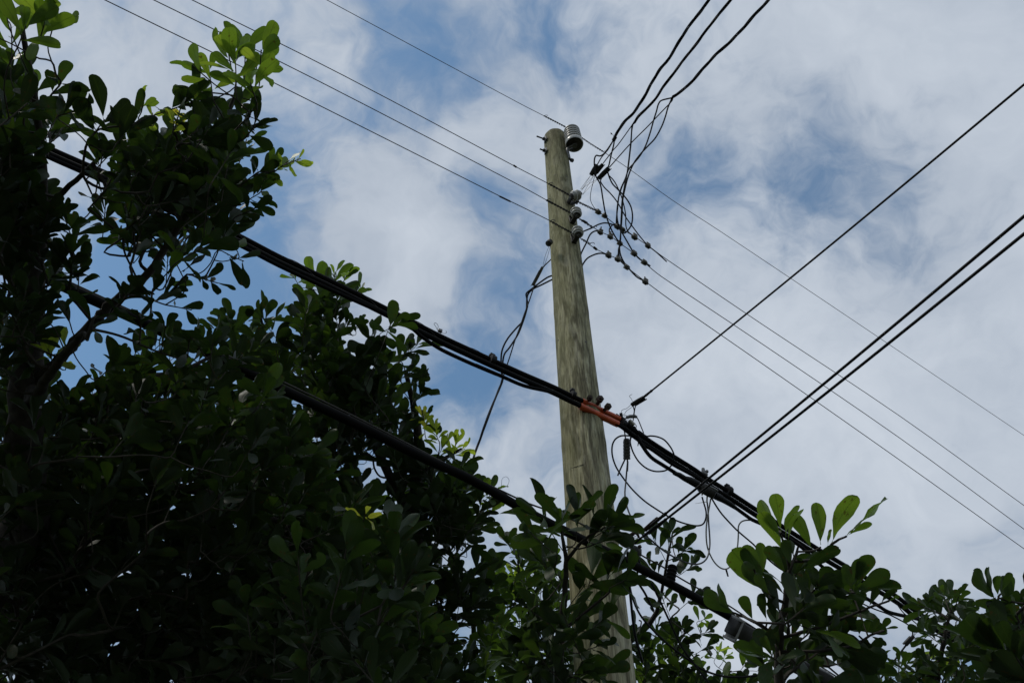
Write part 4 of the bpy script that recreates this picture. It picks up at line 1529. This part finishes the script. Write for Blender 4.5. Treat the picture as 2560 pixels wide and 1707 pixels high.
        for s in range(n):
            for k0 in kids[s]:
                if done[k0]: continue
                ch = [s, k0]
                done[k0] = True
                cur = k0
                while True:
                    nx = [k for k in kids[cur] if not done[k]]
                    if not nx: break
                    k = max(nx, key=lambda j: (rad[j], -j))
                    if rad[k] < rad[cur] * .35 and cur < fixed and k >= fixed: break
                    done[k] = True
                    ch.append(k); cur = k
                P = [self.nodes[j][0] for j in ch]
                rr = [rad[j] for j in ch]
                rr[0] = min(rr[0], rr[1] * 1.25)
                big = k0 < fixed
                if not big and len(P) > 2:
                    n0 = len(P)
                    P = smooth(P, 3)
                    rr = [rr[min(int(i / 3), n0 - 1)] + (rr[min(int(i / 3) + 1, n0 - 1)] - rr[min(int(i / 3), n0 - 1)]) * (i % 3) / 3 for i in range(len(P))]
                (limb if big else twig).tube(P, rr, 10 if big else 5, cap=False)
        limb.build('trunk', M['bark'], self.t)
        tw = twig.build('twigs', M['twig'], self.t)
        tw['kind'] = 'stuff'


def inside(poly, x, y):
    c = False
    j = len(poly) - 1
    for i in range(len(poly)):
        xi, yi = poly[i]; xj, yj = poly[j]
        if (yi > y) != (yj > y) and x < (xj - xi) * (y - yi) / (yj - yi) + xi: c = not c
        j = i
    return c


def ground_under(p, dx=0, dy=0):
    return Vector((p.x + dx, p.y + dy, -.12))


TREES = []
D = lambda *a: dp(*a)


def H(*hs):
    return [(x * K, y * K, a * K, b * K) for x, y, a, b in hs]


# ---- the big tree on the left, nearest
p0 = at(D((30, 1250))[0], 2.9)
p1 = at(D((55, 900))[0], 2.9)
p2 = at(D((85, 600))[0], 2.9)
t1 = Tree('broadleaf_tree', 'big dark leathery-leaved tree filling the left side, its crown reaching the top left corner', 'tree',
          [(ground_under(p0, -.25, .1), .12), (p0 + Vector((-.10, 0, -1.2)), .10), (p0, .08), (p1, .055), (p2, .026), (at(D((95, 350))[0], 2.8), .014), (at(D((50, 60))[0], 2.6), .008)], 11)
t1.limb(path(D((60, 900), (150, 810), (215, 740), (265, 690), (330, 640), (400, 540), (440, 470), (500, 330), (545, 200)), 2.9, 2.8), [.022, .018, .014, .010, .005])
t1.limb(path(D((20, 1300), (-200, 1000), (-350, 600), (-400, 200)), 2.9, 3.1), [.05, .04, .02, .01])
t1.limb(path(D((70, 930), (120, 850), (185, 770)), 2.8, 2.6), [.02, .015, .010])
t1.limb(path(D((60, 1000), (200, 920), (330, 870), (420, 850), (520, 800)), 3.0, 3.5), [.020, .012, .006])
t1.limb(path(D((40, 1150), (250, 1120), (420, 1120), (600, 1180), (760, 1250)), 3.3, 3.6), [.035, .02, .008])
t1.limb(path(D((20, 1400), (300, 1380), (600, 1420), (850, 1400)), 3.7, 3.3), [.04, .02, .008])
t1.limb(path(D((100, 480), (190, 400), (260, 330)), 2.85, 2.7), [.011, .005])
# hero shoots at the silhouette (disp px): base, tip, depth, leaves, leaf px, tint
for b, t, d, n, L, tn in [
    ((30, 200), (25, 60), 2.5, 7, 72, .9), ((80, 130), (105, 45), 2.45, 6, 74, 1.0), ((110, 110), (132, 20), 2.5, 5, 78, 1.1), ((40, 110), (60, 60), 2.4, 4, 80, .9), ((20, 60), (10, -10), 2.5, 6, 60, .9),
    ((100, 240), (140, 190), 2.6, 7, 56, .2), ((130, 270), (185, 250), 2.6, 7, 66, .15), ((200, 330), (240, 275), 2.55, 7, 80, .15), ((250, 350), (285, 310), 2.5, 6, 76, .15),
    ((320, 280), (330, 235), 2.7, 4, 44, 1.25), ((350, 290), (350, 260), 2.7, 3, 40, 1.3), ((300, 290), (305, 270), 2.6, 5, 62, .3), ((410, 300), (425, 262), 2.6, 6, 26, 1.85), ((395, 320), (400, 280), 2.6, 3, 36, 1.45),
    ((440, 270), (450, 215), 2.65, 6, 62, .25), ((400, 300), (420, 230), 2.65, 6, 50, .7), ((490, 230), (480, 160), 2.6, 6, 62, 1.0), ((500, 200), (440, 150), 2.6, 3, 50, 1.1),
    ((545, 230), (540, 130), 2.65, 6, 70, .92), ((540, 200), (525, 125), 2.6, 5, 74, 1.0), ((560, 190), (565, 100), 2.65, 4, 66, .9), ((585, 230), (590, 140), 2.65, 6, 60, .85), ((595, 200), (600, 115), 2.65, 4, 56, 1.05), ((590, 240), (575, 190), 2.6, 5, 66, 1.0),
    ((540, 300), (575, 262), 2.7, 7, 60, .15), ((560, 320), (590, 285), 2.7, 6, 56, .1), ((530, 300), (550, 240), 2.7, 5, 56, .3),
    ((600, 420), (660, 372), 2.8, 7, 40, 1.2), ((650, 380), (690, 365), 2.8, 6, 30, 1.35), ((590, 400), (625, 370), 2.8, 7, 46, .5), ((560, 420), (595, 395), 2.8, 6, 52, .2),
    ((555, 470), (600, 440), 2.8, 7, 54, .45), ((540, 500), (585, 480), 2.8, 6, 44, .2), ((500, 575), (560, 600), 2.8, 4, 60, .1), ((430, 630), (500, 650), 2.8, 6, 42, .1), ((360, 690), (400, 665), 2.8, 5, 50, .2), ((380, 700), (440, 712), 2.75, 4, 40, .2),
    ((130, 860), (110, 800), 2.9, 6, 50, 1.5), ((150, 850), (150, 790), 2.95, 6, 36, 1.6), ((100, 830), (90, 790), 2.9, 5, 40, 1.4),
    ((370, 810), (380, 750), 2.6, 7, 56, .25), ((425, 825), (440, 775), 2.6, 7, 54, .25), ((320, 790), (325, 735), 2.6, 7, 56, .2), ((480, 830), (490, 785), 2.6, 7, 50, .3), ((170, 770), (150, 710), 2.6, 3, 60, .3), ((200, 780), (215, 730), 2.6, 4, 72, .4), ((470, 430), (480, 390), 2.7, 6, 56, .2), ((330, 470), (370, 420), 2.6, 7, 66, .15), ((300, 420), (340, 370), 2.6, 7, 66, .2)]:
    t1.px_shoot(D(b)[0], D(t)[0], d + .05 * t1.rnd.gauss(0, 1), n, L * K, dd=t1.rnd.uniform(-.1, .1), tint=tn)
arm = D((0, 130), (50, 140), (110, 205), (180, 265), (250, 335), (290, 300), (340, 300), (400, 290), (440, 250), (480, 215), (530, 250), (575, 300), (550, 350), (580, 400), (560, 460), (535, 500), (540, 560), (490, 585), (440, 560), (420, 590), (380, 600), (330, 590), (270, 550), (210, 530), (120, 500), (90, 440), (60, 370), (0, 340))
h1 = H((150, 385, 120, 78), (265, 510, 50, 40), (215, 640, 40, 22), (350, 550, 40, 24), (560, 550, 60, 40), (420, 480, 30, 20), (230, 300, 30, 22))
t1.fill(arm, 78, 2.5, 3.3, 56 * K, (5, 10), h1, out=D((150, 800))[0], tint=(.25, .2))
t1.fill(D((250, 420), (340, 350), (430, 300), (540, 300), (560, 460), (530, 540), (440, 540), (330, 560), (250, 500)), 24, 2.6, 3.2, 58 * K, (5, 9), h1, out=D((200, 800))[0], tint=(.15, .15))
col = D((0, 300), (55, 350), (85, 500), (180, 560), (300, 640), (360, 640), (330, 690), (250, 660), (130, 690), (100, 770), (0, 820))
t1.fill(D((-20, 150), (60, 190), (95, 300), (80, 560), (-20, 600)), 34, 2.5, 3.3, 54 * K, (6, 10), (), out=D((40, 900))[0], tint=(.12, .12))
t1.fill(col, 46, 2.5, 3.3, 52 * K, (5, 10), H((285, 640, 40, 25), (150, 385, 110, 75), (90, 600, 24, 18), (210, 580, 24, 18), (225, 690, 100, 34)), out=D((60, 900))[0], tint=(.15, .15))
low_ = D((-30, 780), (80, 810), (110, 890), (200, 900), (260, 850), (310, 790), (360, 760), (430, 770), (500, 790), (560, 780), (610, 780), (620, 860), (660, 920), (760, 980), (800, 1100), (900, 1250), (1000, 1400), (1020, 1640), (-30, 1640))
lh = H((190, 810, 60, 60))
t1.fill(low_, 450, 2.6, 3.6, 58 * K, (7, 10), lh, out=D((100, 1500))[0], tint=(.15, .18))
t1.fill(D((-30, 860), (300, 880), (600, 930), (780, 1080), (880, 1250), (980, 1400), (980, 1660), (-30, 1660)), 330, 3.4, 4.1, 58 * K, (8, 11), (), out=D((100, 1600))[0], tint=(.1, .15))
front = D((560, 1260), (640, 1240), (700, 1200), (800, 1170), (880, 1170), (960, 1200), (990, 1260), (1000, 1360), (960, 1500), (960, 1660), (540, 1660))
t1.fill(D((-900, -250), (-60, -200), (-60, 1700), (-900, 1700)), 300, 2.3, 4.2, 64 * K, (7, 9), (), out=D((-200, 1300))[0], tint=(.15, .15))  # unseen crown beyond the left edge, added to shade the leaves in view
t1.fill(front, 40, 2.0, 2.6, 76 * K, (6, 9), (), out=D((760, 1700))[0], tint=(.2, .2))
TREES.append(t1)

# ---- the tree behind the upper cable, with the peak in the middle
q0 = at(D((960, 1568))[0], 5.0)
t2 = Tree('broadleaf_tree', 'dark tree rising to a peak behind the thick upper cable, left of the pole', 'tree',
          [(ground_under(q0, -.2, .2), .11), (q0 + Vector((-.1, .05, -1)), .09), (q0, .07), (at(D((955, 1250))[0], 4.9), .045), (at(D((960, 1000))[0], 4.9), .026), (at(D((930, 850))[0], 4.9), .012)], 23)
t2.limb(path(D((955, 1200), (850, 1000), (790, 850), (760, 720), (770, 640)), 4.9, 5.0), [.03, .02, .006])
t2.limb(path(D((955, 1300), (780, 1130), (640, 930), (610, 800), (600, 730)), 4.9, 4.6), [.03, .02, .006])
t2.limb(path(D((960, 1100), (1010, 1060), (1060, 1030)), 4.9, 4.7), [.02, .006])
for b, t, d, n, L, tn in [
    ((760, 700), (770, 625), 5.0, 7, 46, .9), ((750, 680), (715, 640), 4.95, 7, 46, .8), ((770, 680), (795, 635), 5.0, 5, 40, .9), ((690, 660), (672, 632), 4.95, 4, 40, .8), ((800, 690), (835, 662), 5.0, 5, 38, .8),
    ((740, 760), (745, 700), 4.9, 8, 46, .6), ((700, 750), (690, 720), 4.9, 8, 42, .5), ((770, 790), (800, 740), 4.9, 6, 40, .4), ((815, 770), (820, 745), 4.9, 5, 36, .4), ((640, 790), (600, 725), 4.6, 7, 56, .3), ((610, 800), (560, 745), 4.6, 7, 56, .3), ((600, 760), (612, 728), 4.6, 5, 50, .35), ((540, 780), (530, 740), 4.5, 7, 56, .2), ((480, 800), (500, 745), 4.4, 7, 50, .2),
    ((880, 790), (900, 735), 4.3, 6, 52, .5), ((870, 770), (915, 740), 4.3, 4, 46, .6), ((900, 850), (940, 800), 4.8, 8, 50, .3), ((920, 830), (960, 790), 4.8, 6, 50, .4), ((860, 830), (850, 770), 4.8, 8, 52, .3), ((930, 900), (965, 870), 4.8, 6, 40, .2), ((920, 960), (970, 905), 4.8, 7, 46, .2), ((930, 1000), (980, 960), 4.8, 7, 46, .15), ((900, 880), (945, 855), 4.8, 6, 40, .25),
    ((980, 1010), (970, 950), 4.7, 9, 26, 1.7), ((1010, 1030), (1000, 985), 4.7, 9, 30, 1.5), ((1030, 1060), (1050, 1015), 4.7, 8, 36, 1.4), ((1030, 1050), (1068, 1030), 4.7, 7, 34, 1.5), ((1000, 1060), (1020, 1020), 4.7, 7, 40, 1.2),
    ((1025, 1140), (1050, 1120), 4.6, 7, 44, .5), ((1100, 1150), (1125, 1128), 4.6, 6, 38, .6), ((1110, 1150), (1140, 1125), 4.6, 6, 40, .9), ((1040, 1110), (1060, 1070), 4.6, 7, 50, .3), ((1120, 1190), (1130, 1170), 4.6, 5, 34, 1.2), ((830, 1210), (840, 1180), 2.4, 4, 40, 1.9)]:
    t2.px_shoot(D(b)[0], D(t)[0], d + .05 * t2.rnd.gauss(0, 1), n, L * K, dd=t2.rnd.uniform(-.15, .15), tint=tn)
up2 = D((690, 660), (720, 645), (760, 640), (790, 650), (780, 690), (740, 745), (790, 770), (840, 790), (880, 790), (920, 810), (890, 850), (920, 890), (930, 950), (960, 1000), (900, 1000), (800, 930), (700, 880), (640, 860), (580, 840), (560, 790), (600, 750), (650, 780), (690, 780), (700, 720))
t2.fill(up2, 95, 4.5, 5.3, 47 * K, (6, 9), H((825, 810, 25, 14), (730, 830, 14, 20)), out=D((800, 1300))[0], tint=(.3, .2))
lo2 = D((480, 800), (560, 820), (650, 880), (760, 930), (850, 990), (960, 1010), (1000, 1050), (1060, 1060), (1090, 1110), (1120, 1150), (1110, 1240), (1140, 1330), (1130, 1640), (600, 1640), (520, 1200), (470, 1000))
t2.fill(lo2, 390, 4.4, 5.4, 48 * K, (7, 10), H((1070, 1250, 20, 30), (1090, 1480, 30, 25)), out=D((900, 1600))[0], tint=(.2, .25))
TREES.append(t2)

# ---- the small-leaved tree behind the pole
r0 = at(D((1390, 1640))[0], 6.2)
t3 = Tree('small_leaved_tree', 'tree of smaller leaves standing behind the pole, showing on both sides of it', 'tree',
          [(ground_under(r0, .1, .3), .10), (r0 + Vector((0, .1, -1)), .08), (r0, .05), (at(D((1420, 1450))[0], 6.2), .02)], 37)
t3.limb(path(D((1400, 1560), (1290, 1480), (1200, 1380), (1190, 1250)), 6.2, 6.0), [.03, .012, .005])
t3.limb(path(D((1410, 1500), (1500, 1420), (1530, 1300), (1545, 1220)), 6.2, 5.6), [.03, .012, .005])
t3.limb(path(D((1400, 1600), (1560, 1580), (1680, 1540)), 6.2, 6.4), [.03, .012, .005])
t3.fill(D((1140, 1240), (1185, 1215), (1240, 1250), (1300, 1310), (1310, 1640), (1090, 1640), (1120, 1400)), 105, 5.6, 6.5, 36 * K, (7, 10), H((1240, 1480, 30, 25), (1150, 1330, 15, 20)), out=D((1250, 1640))[0], tint=(.5, .3))
for b, t, d, n, L, tn in [
    ((1530, 1290), (1540, 1225), 5.4, 9, 50, .3), ((1520, 1270), (1500, 1235), 5.4, 7, 46, .2), ((1550, 1280), (1580, 1260), 5.4, 7, 40, .3), ((1560, 1320), (1590, 1300), 5.4, 6, 36, .3), ((1520, 1330), (1490, 1300), 5.4, 7, 46, .1),
    ((1560, 1400), (1600, 1365), 5.6, 8, 44, .2), ((1590, 1460), (1630, 1450), 5.7, 8, 36, .3), ((1600, 1430), (1620, 1420), 5.7, 6, 26, .9), ((1540, 1420), (1520, 1370), 5.6, 8, 46, .15), ((1600, 1500), (1630, 1480), 5.7, 7, 34, .3),
    ((1640, 1520), (1650, 1495), 6.2, 6, 30, 1.2), ((1660, 1520), (1665, 1500), 6.2, 6, 26, 1.1), ((1700, 1540), (1720, 1515), 6.2, 7, 32, .6), ((1740, 1540), (1745, 1520), 6.2, 6, 30, .5)]:
    t3.px_shoot(D(b)[0], D(t)[0], d, n, L * K, dd=t3.rnd.uniform(-.15, .15), tint=tn)
t3.fill(D((1460, 1380), (1530, 1370), (1580, 1430), (1610, 1500), (1640, 1540), (1740, 1545), (1780, 1640), (1440, 1640)), 70, 5.4, 6.3, 38 * K, (7, 10), H((1590, 1480, 25, 14), (1480, 1400, 14, 30)), out=D((1500, 1640))[0], tint=(.35, .3))
TREES.append(t3)

# ---- the leafy branch tree in front of the pole
s0 = at(D((1275, 1640))[0], 3.3)
t4 = Tree('broadleaf_sapling', 'slim dark sapling spreading its rounded leaves across the lower part of the pole', 'sapling',
          [(ground_under(s0, -.1, .1), .05), (s0 + Vector((-.03, 0, -.8)), .04), (s0, .022), (at(D((1290, 1450))[0], 3.3), .015), (at(D((1300, 1300))[0], 3.3), .010), (at(D((1290, 1220))[0], 3.3), .006)], 41)
t4.limb(path(D((1290, 1450), (1340, 1410), (1400, 1360)), 3.3, 3.2), [.008, .004])
t4.limb(path(D((1300, 1290), (1340, 1240), (1390, 1210)), 3.3, 3.2), [.008, .004])
for b, t, n, L in [((1290, 1260), (1240, 1180), 8, 78), ((1295, 1250), (1290, 1190), 7, 72), ((1320, 1250), (1330, 1180), 8, 72), ((1350, 1240), (1390, 1190), 8, 76), ((1370, 1230), (1410, 1205), 6, 66), ((1330, 1260), (1395, 1240), 6, 68), ((1280, 1280), (1220, 1225), 7, 66),  ((1290, 1330), (1240, 1290), 7, 66),
                   ((1330, 1410), (1360, 1320), 4, 84), ((1380, 1370), (1400, 1320), 5, 80), ((1400, 1350), (1440, 1330), 4, 72), ((1300, 1400), (1345, 1340), 3, 80), ((1350, 1450), (1395, 1415), 5, 62), ((1300, 1440), (1340, 1420), 5, 66), ((1290, 1480), (1330, 1460), 7, 72), ((1320, 1500), (1370, 1485), 6, 64), ((1300, 1550), (1345, 1545), 6, 66), ((1340, 1580), (1385, 1545), 6, 62), ((1370, 1640), (1410, 1590), 6, 62), ((1280, 1520), (1240, 1480), 7, 70), ((1270, 1440), (1220, 1400), 7, 66), ((1290, 1580), (1330, 1560), 8, 70), ((1260, 1600), (1220, 1560), 8, 70)]:
    t4.px_shoot(D(b)[0], D(t)[0], 3.25 + .12 * t4.rnd.gauss(0, 1), n, L * K, dd=t4.rnd.uniform(-.1, .1), tint=t4.rnd.gauss(.3, .12))
t4.fill(D((1170, 1440), (1240, 1400), (1290, 1360), (1310, 1400), (1290, 1500), (1330, 1560), (1340, 1640), (1160, 1640)), 16, 3.0, 3.5, 68 * K, (6, 9), (), out=D((1270, 1640))[0], tint=(.25, .15))
TREES.append(t4)

# ---- the near plant at the lower right
u0 = at(D((1800, 1640))[0], 1.85)
t5 = Tree('broadleaf_sapling', 'near sapling with big translucent rounded leaves at the lower right, in front of the cables', 'sapling',
          [(ground_under(u0, 0, .05), .03), (u0 + Vector((0, 0, -.5)), .022), (u0, .012), (at(crt((560, 1250))[0], 1.85), .009), (at(crt((600, 1000))[0], 1.85), .007), (at(crt((625, 800))[0], 1.85), .005), (at(crt((640, 740))[0], 1.85), .004)], 53)
for pts in (((630, 760), (610, 660), (590, 590), (560, 500)), ((640, 750), (680, 650), (690, 610)), ((860, 700), (930, 590), (1030, 535)), ((600, 1000), (520, 970), (440, 890), (380, 770)), ((590, 1080), (760, 1000), (960, 950), (1080, 930)), ((560, 1300), (460, 1180), (330, 1110), (230, 1070)), ((570, 1250), (850, 1170), (1060, 1090), (1180, 1040), (1330, 990)), ((550, 1350), (850, 1340), (1090, 1300), (1200, 1230), (1300, 1200))):
    t5.limb(path(crt(*pts), 1.85, 1.80), [.004, .0022])
for b, t, tn, roll, wd, dd in [
    ((580, 560), (398, 292), .95, .9, 1, .03), ((585, 640), (420, 360), 1.0, .1, 1, 0), ((570, 500), (525, 226), 1.05, 0, 1, .0), ((600, 560), (640, 312), .9, .7, 1, .02), ((620, 560), (663, 318), .8, 1.0, 1, -.02),
    ((790, 625), (648, 378), .7, .2, 1, 0), ((850, 595), (815, 297), .95, -.05, 1, .02), ((925, 585), (1065, 262), 1.05, .1, 1, .03), ((1030, 530), (1322, 270), .9, 1.1, 1, .02), ((1035, 530), (1198, 432), .75, .7, 1, 0), ((900, 600), (905, 480), .7, .8, 1, 0),
    ((690, 790), (962, 588), .35, .35, 1, -.02), ((480, 940), (203, 612), .75, .1, 1, 0), ((440, 820), (420, 578), .8, .15, 1, .02), ((470, 900), (300, 600), .75, .3, 1, .03), ((610, 800), (455, 605), .6, .3, 1, 0), ((480, 950), (305, 720), .6, .2, 1, .01), ((500, 960), (390, 800), .5, .1, 1, 0),
    ((250, 1085), (72, 892), .55, .9, 1, 0), ((245, 1085), (2, 940), .5, .6, 1, 0), ((375, 1130), (285, 935), .6, .05, 1, 0), ((470, 1130), (430, 935), .3, .0, 1, .02), ((540, 1150), (500, 950), .2, .1, 1, .02),
    ((850, 1000), (895, 728), .55, .05, 1, 0), ((1085, 905), (1185, 652), .45, .3, 1, .0), ((1080, 930), (1020, 730), .6, .1, 1, .01), ((1060, 900), (1120, 690), .5, .4, 1, .02), ((1100, 925), (1315, 768), .55, .2, 1, 0), ((1100, 935), (1385, 842), .4, .7, 1, 0), ((1085, 950), (900, 880), .4, .3, 1, .0), ((640, 740), (590, 560), .6, .2, 1, .02), ((660, 690), (640, 560), .5, .4, 1, .03),
    ((1130, 1050), (1150, 920), .4, .1, 1, 0), ((1190, 1030), (1245, 895), .4, .1, 1, 0), ((1270, 1010), (1365, 895), .5, .3, 1, 0), ((1330, 990), (1400, 945), .6, .8, 1, 0), ((1120, 1230), (1120, 1110), .5, .1, 1, 0), ((1180, 1225), (1175, 1110), .5, .1, 1, 0), ((1215, 1215), (1250, 1105), .5, .1, 1, 0), ((1270, 1200), (1330, 1105), .5, .1, 1, 0), ((1290, 1195), (1380, 1155), .5, .9, 1, 0), ((1200, 1235), (1308, 1278), .3, .6, 1, 0),
    ((1000, 1330), (1255, 1400), .1, .4, 1, 0), ((960, 1330), (1210, 1440), .1, .3, 1, .02), ((900, 1330), (1240, 1360), .1, .5, 1, .03)]:
    t5.px_leaf(crt(b)[0], crt(t)[0], 1.82 + .06 * t5.rnd.gauss(0, 1) * .5, dd, tn, roll)
for b, t, n, L in [((640, 900), (680, 780), 5, 105), ((600, 1000), (620, 860), 6, 100), ((700, 1010), (820, 900), 6, 105), ((760, 1010), (900, 900), 5, 105), ((600, 1150), (550, 1040), 5, 90), ((640, 1120), (760, 1020), 6, 110), ((800, 1180), (950, 1080), 6, 105), ((850, 1250), (1000, 1160), 6, 105), ((700, 1280), (800, 1180), 6, 105), ((600, 1350), (660, 1250), 6, 105), ((580, 1440), (500, 1380), 5, 90), ((760, 1400), (900, 1300), 6, 105), ((660, 1000), (740, 900), 6, 95), ((620, 1180), (700, 1090), 6, 95), ((720, 1120), (880, 1040), 6, 95), ((640, 1440), (560, 1340), 5, 95), ((880, 1360), (1000, 1290), 6, 90), ((1000, 1420), (1100, 1380), 5, 80), ((620, 1500), (740, 1400), 6, 105), ((560, 1560), (460, 1460), 6, 95), ((900, 1450), (1020, 1420), 6, 95), ((960, 1020), (1000, 960), 5, 80), ((1100, 1010), (1080, 960), 5, 66), ((1040, 1560), (1120, 1460), 6, 80), ((540, 1700), (600, 1550), 7, 90), ((780, 1700), (860, 1560), 6, 90)]:
    t5.px_shoot(crt(b)[0], crt(t)[0], 1.92 + .08 * t5.rnd.gauss(0, 1), n, L * .82 * K, dd=t5.rnd.uniform(-.08, .08), tint=t5.rnd.gauss(.25, .15))
TREES.append(t5)

# ---- the plant at the far right edge
v0 = at(D((2330, 1640))[0], 1.9)
t6 = Tree('broadleaf_shrub', 'dark shrub of big leaves cut off by the right edge, nearest the corner', 'shrub',
          [(ground_under(v0, .1, .05), .03), (v0 + Vector((.03, 0, -.5)), .022), (v0, .014), (at(crt((2230, 1200))[0], 1.9), .007), (at(crt((2200, 1000))[0], 1.9), .004)], 61)
for b, t, tn, roll in [((2080, 980), (1888, 775), .35, .7), ((2070, 960), (1985, 748), .2, .9), ((2120, 930), (2180, 785), .6, .1), ((2100, 960), (2080, 800), .6, .4), ((2200, 1000), (2005, 1030), .3, .5), ((2200, 1080), (2040, 1000), .3, .3), ((2210, 1090), (2060, 1090), .5, .3), ((2290, 1010), (2200, 915), .2, .2), ((2180, 1380), (1880, 1090), .45, .0), ((2160, 1390), (1800, 1080), .4, .3), ((2180, 1400), (1950, 1090), .45, .2), ((2260, 1150), (2120, 1190), .2, .4), ((2250, 1000), (2290, 900), .2, .2)]:
    t6.px_leaf(crt(b)[0], crt(t)[0], 1.85, 0, tn, roll)
t6.fill(D((2270, 1400), (2310, 1340), (2360, 1340), (2420, 1330), (2420, 1640), (2260, 1640), (2270, 1500)), 26, 1.75, 2.2, 100 * K, (6, 8), (), out=D((2370, 1640))[0], tint=(.2, .15))
TREES.append(t6)

# ---- the small plant between the two
x0 = at(D((2160, 1660))[0], 3.4)
t7 = Tree('broadleaf_shrub', 'bushy green shoots of smaller leaves under the heavy cable near the lower right corner', 'shrub',
          [(ground_under(x0, .1, .1), .04), (x0 + Vector((.03, 0, -.8)), .03), (x0, .015), (at(crt((1720, 1250))[0], 3.4), .008), (at(crt((1770, 1050))[0], 3.4), .004)], 71)
for b, t, n, L, tn in [((1760, 1080), (1720, 960), 7, 42, .6), ((1770, 1060), (1770, 960), 6, 42, .5), ((1780, 1070), (1820, 960), 7, 42, .3), ((1700, 1080), (1540, 1020), 8, 46, .35), ((1720, 1100), (1600, 1040), 8, 46, .35), ((1760, 1150), (1680, 1060), 8, 46, .3), ((1830, 1180), (1890, 1090), 8, 40, .3), ((1800, 1150), (1830, 1100), 7, 40, .3), ((1690, 1250), (1580, 1200), 8, 40, .3), ((1700, 1300), (1620, 1240), 8, 40, .3), ((1800, 1280), (1850, 1220), 8, 40, .4), ((1700, 1400), (1670, 1370), 5, 40, 1.4), ((1760, 1420), (1790, 1370), 7, 40, .7), ((1840, 1400), (1900, 1330), 8, 40, .4), ((1660, 1420), (1590, 1400), 7, 40, .3), ((1830, 1360), (1930, 1300), 8, 38, .3),
                       ((1440, 1500), (1450, 1440), 7, 40, .5), ((1400, 1520), (1400, 1430), 6, 38, .6), ((1540, 1530), (1520, 1480), 7, 40, .4), ((1300, 1480), (1285, 1420), 5, 32, .4), ((1350, 1560), (1330, 1500), 7, 40, .8), ((1600, 1540), (1580, 1480), 7, 36, .3)]:
    t7.px_shoot(crt(b)[0], crt(t)[0], 3.4 + .1 * t7.rnd.gauss(0, 1), n, L * K, dd=t7.rnd.uniform(-.1, .1), tint=tn)
t7.fill(D((1930, 1560), (2000, 1545), (2060, 1560), (2110, 1530), (2150, 1450), (2180, 1410), (2220, 1430), (2200, 1480), (2240, 1520), (2340, 1560), (2360, 1660), (1900, 1660)), 55, 3.1, 3.7, 40 * K, (7, 9), (), out=D((2150, 1640))[0], tint=(.35, .2))
TREES.append(t7)

for T in TREES:
    T.grow()


# ---- which leaves show: a coarse depth picture decides which 300 of each tree stay single objects
def place_leaves():
    GW, GH = 1280, 854
    zb = np.full(GW * GH, 1e9)
    samp = np.array([(x, y, 0) for y in (.15, .35, .55, .75, .92) for x in (-.16, 0, .16)])
    data = []
    for T in TREES:
        n = len(T.leaves)
        B = np.array([tuple(l[0]) for l in T.leaves])
        Dr = np.array([tuple(l[1]) for l in T.leaves])
        Nn = np.array([tuple(l[2]) for l in T.leaves])
        Ln = np.array([l[3] for l in T.leaves])
        Nn -= Dr * (Nn * Dr).sum(1)[:, None]
        Nn /= np.linalg.norm(Nn, axis=1)[:, None]
        S = np.cross(Dr, Nn)
        Pw = B[:, None] + Ln[:, None, None] * (samp[None, :, 0:1] * S[:, None] + samp[None, :, 1:2] * Dr[:, None])
        v = Pw - np.array(tuple(CAM))
        dep = v @ np.array(tuple(FWD))
        X = ((v @ np.array(tuple(RIGHT))) / dep * FPX + 1280) / 2560 * GW
        Y = (853.5 - (v @ np.array(tuple(UPV))) / dep * FPX) / 1707 * GH
        ok = (X >= 0) & (X < GW) & (Y >= 0) & (Y < GH) & (dep > .1)
        idx = (np.clip(Y, 0, GH - 1).astype(int) * GW + np.clip(X, 0, GW - 1).astype(int))
        for dx in (0, 1, 2):
            for dy in (0, 1, 2):
                ii = np.clip(idx + dx + dy * GW, 0, GW * GH - 1)
                np.minimum.at(zb, ii[ok], dep[ok])
        area = (Ln / dep[:, 7]) ** 2 * np.abs((Nn * (v[:, 7] / np.linalg.norm(v[:, 7], axis=1)[:, None])).sum(1))
        data.append((B, Dr, Nn, S, Ln, idx, ok, dep, area))
    for T, (B, Dr, Nn, S, Ln, idx, ok, dep, area) in zip(TREES, data):
        vis = ((zb[idx] > dep - .02) & ok).mean(1) * area
        order = np.argsort(-vis)
        single = [i for i in order[:300] if vis[i] > 0]
        rest = np.setdiff1d(np.arange(len(B)), single)
        o0 = np.array(tuple(ORIGIN[T.t.name]))
        for i in single:
            l = T.leaves[i]
            ti = min(range(len(TINTS)), key=lambda q: abs(TINTS[q] - l[5]))
            o = bpy.data.objects.new('leaf', hi_mesh(l[4], ti))
            COL.objects.link(o)
            o.parent = T.t
            Mx = Matrix.Identity(4)
            for r in range(3):
                Mx[r][0], Mx[r][1], Mx[r][2] = S[i][r] * Ln[i], Dr[i][r] * Ln[i], Nn[i][r] * Ln[i]
                Mx[r][3] = B[i][r] - o0[r]
            o.matrix_basis = Mx
        if len(rest) == 0: continue
        Vs, Fs, Us, Ts = [], [], [], []
        base = 0
        for i in rest:
            l = T.leaves[i]
            big = vis[i] > 0 and Ln[i] / dep[i, 7] > .03
            V, F, UV = (HI if big else LO)[l[4]]
            R3 = np.stack([S[i], Dr[i], Nn[i]])
            Vs.append(V @ R3 * Ln[i] + B[i] - o0)
            Fs += [tuple(a + base for a in f) for f in F]
            Us.append(UV)
            Ts.append(np.full(len(V), l[5]))
            base += len(V)
        me = bpy.data.meshes.new('foliage')
        me.from_pydata(np.concatenate(Vs).tolist(), [], Fs)
        fill_attr(me, np.concatenate(Us), np.concatenate(Ts))
        me.materials.append(M['leaf'])
        me.shade_smooth()
        o = bpy.data.objects.new('foliage', me)
        COL.objects.link(o)
        o.parent = T.t
        o['kind'] = 'stuff'


place_leaves()
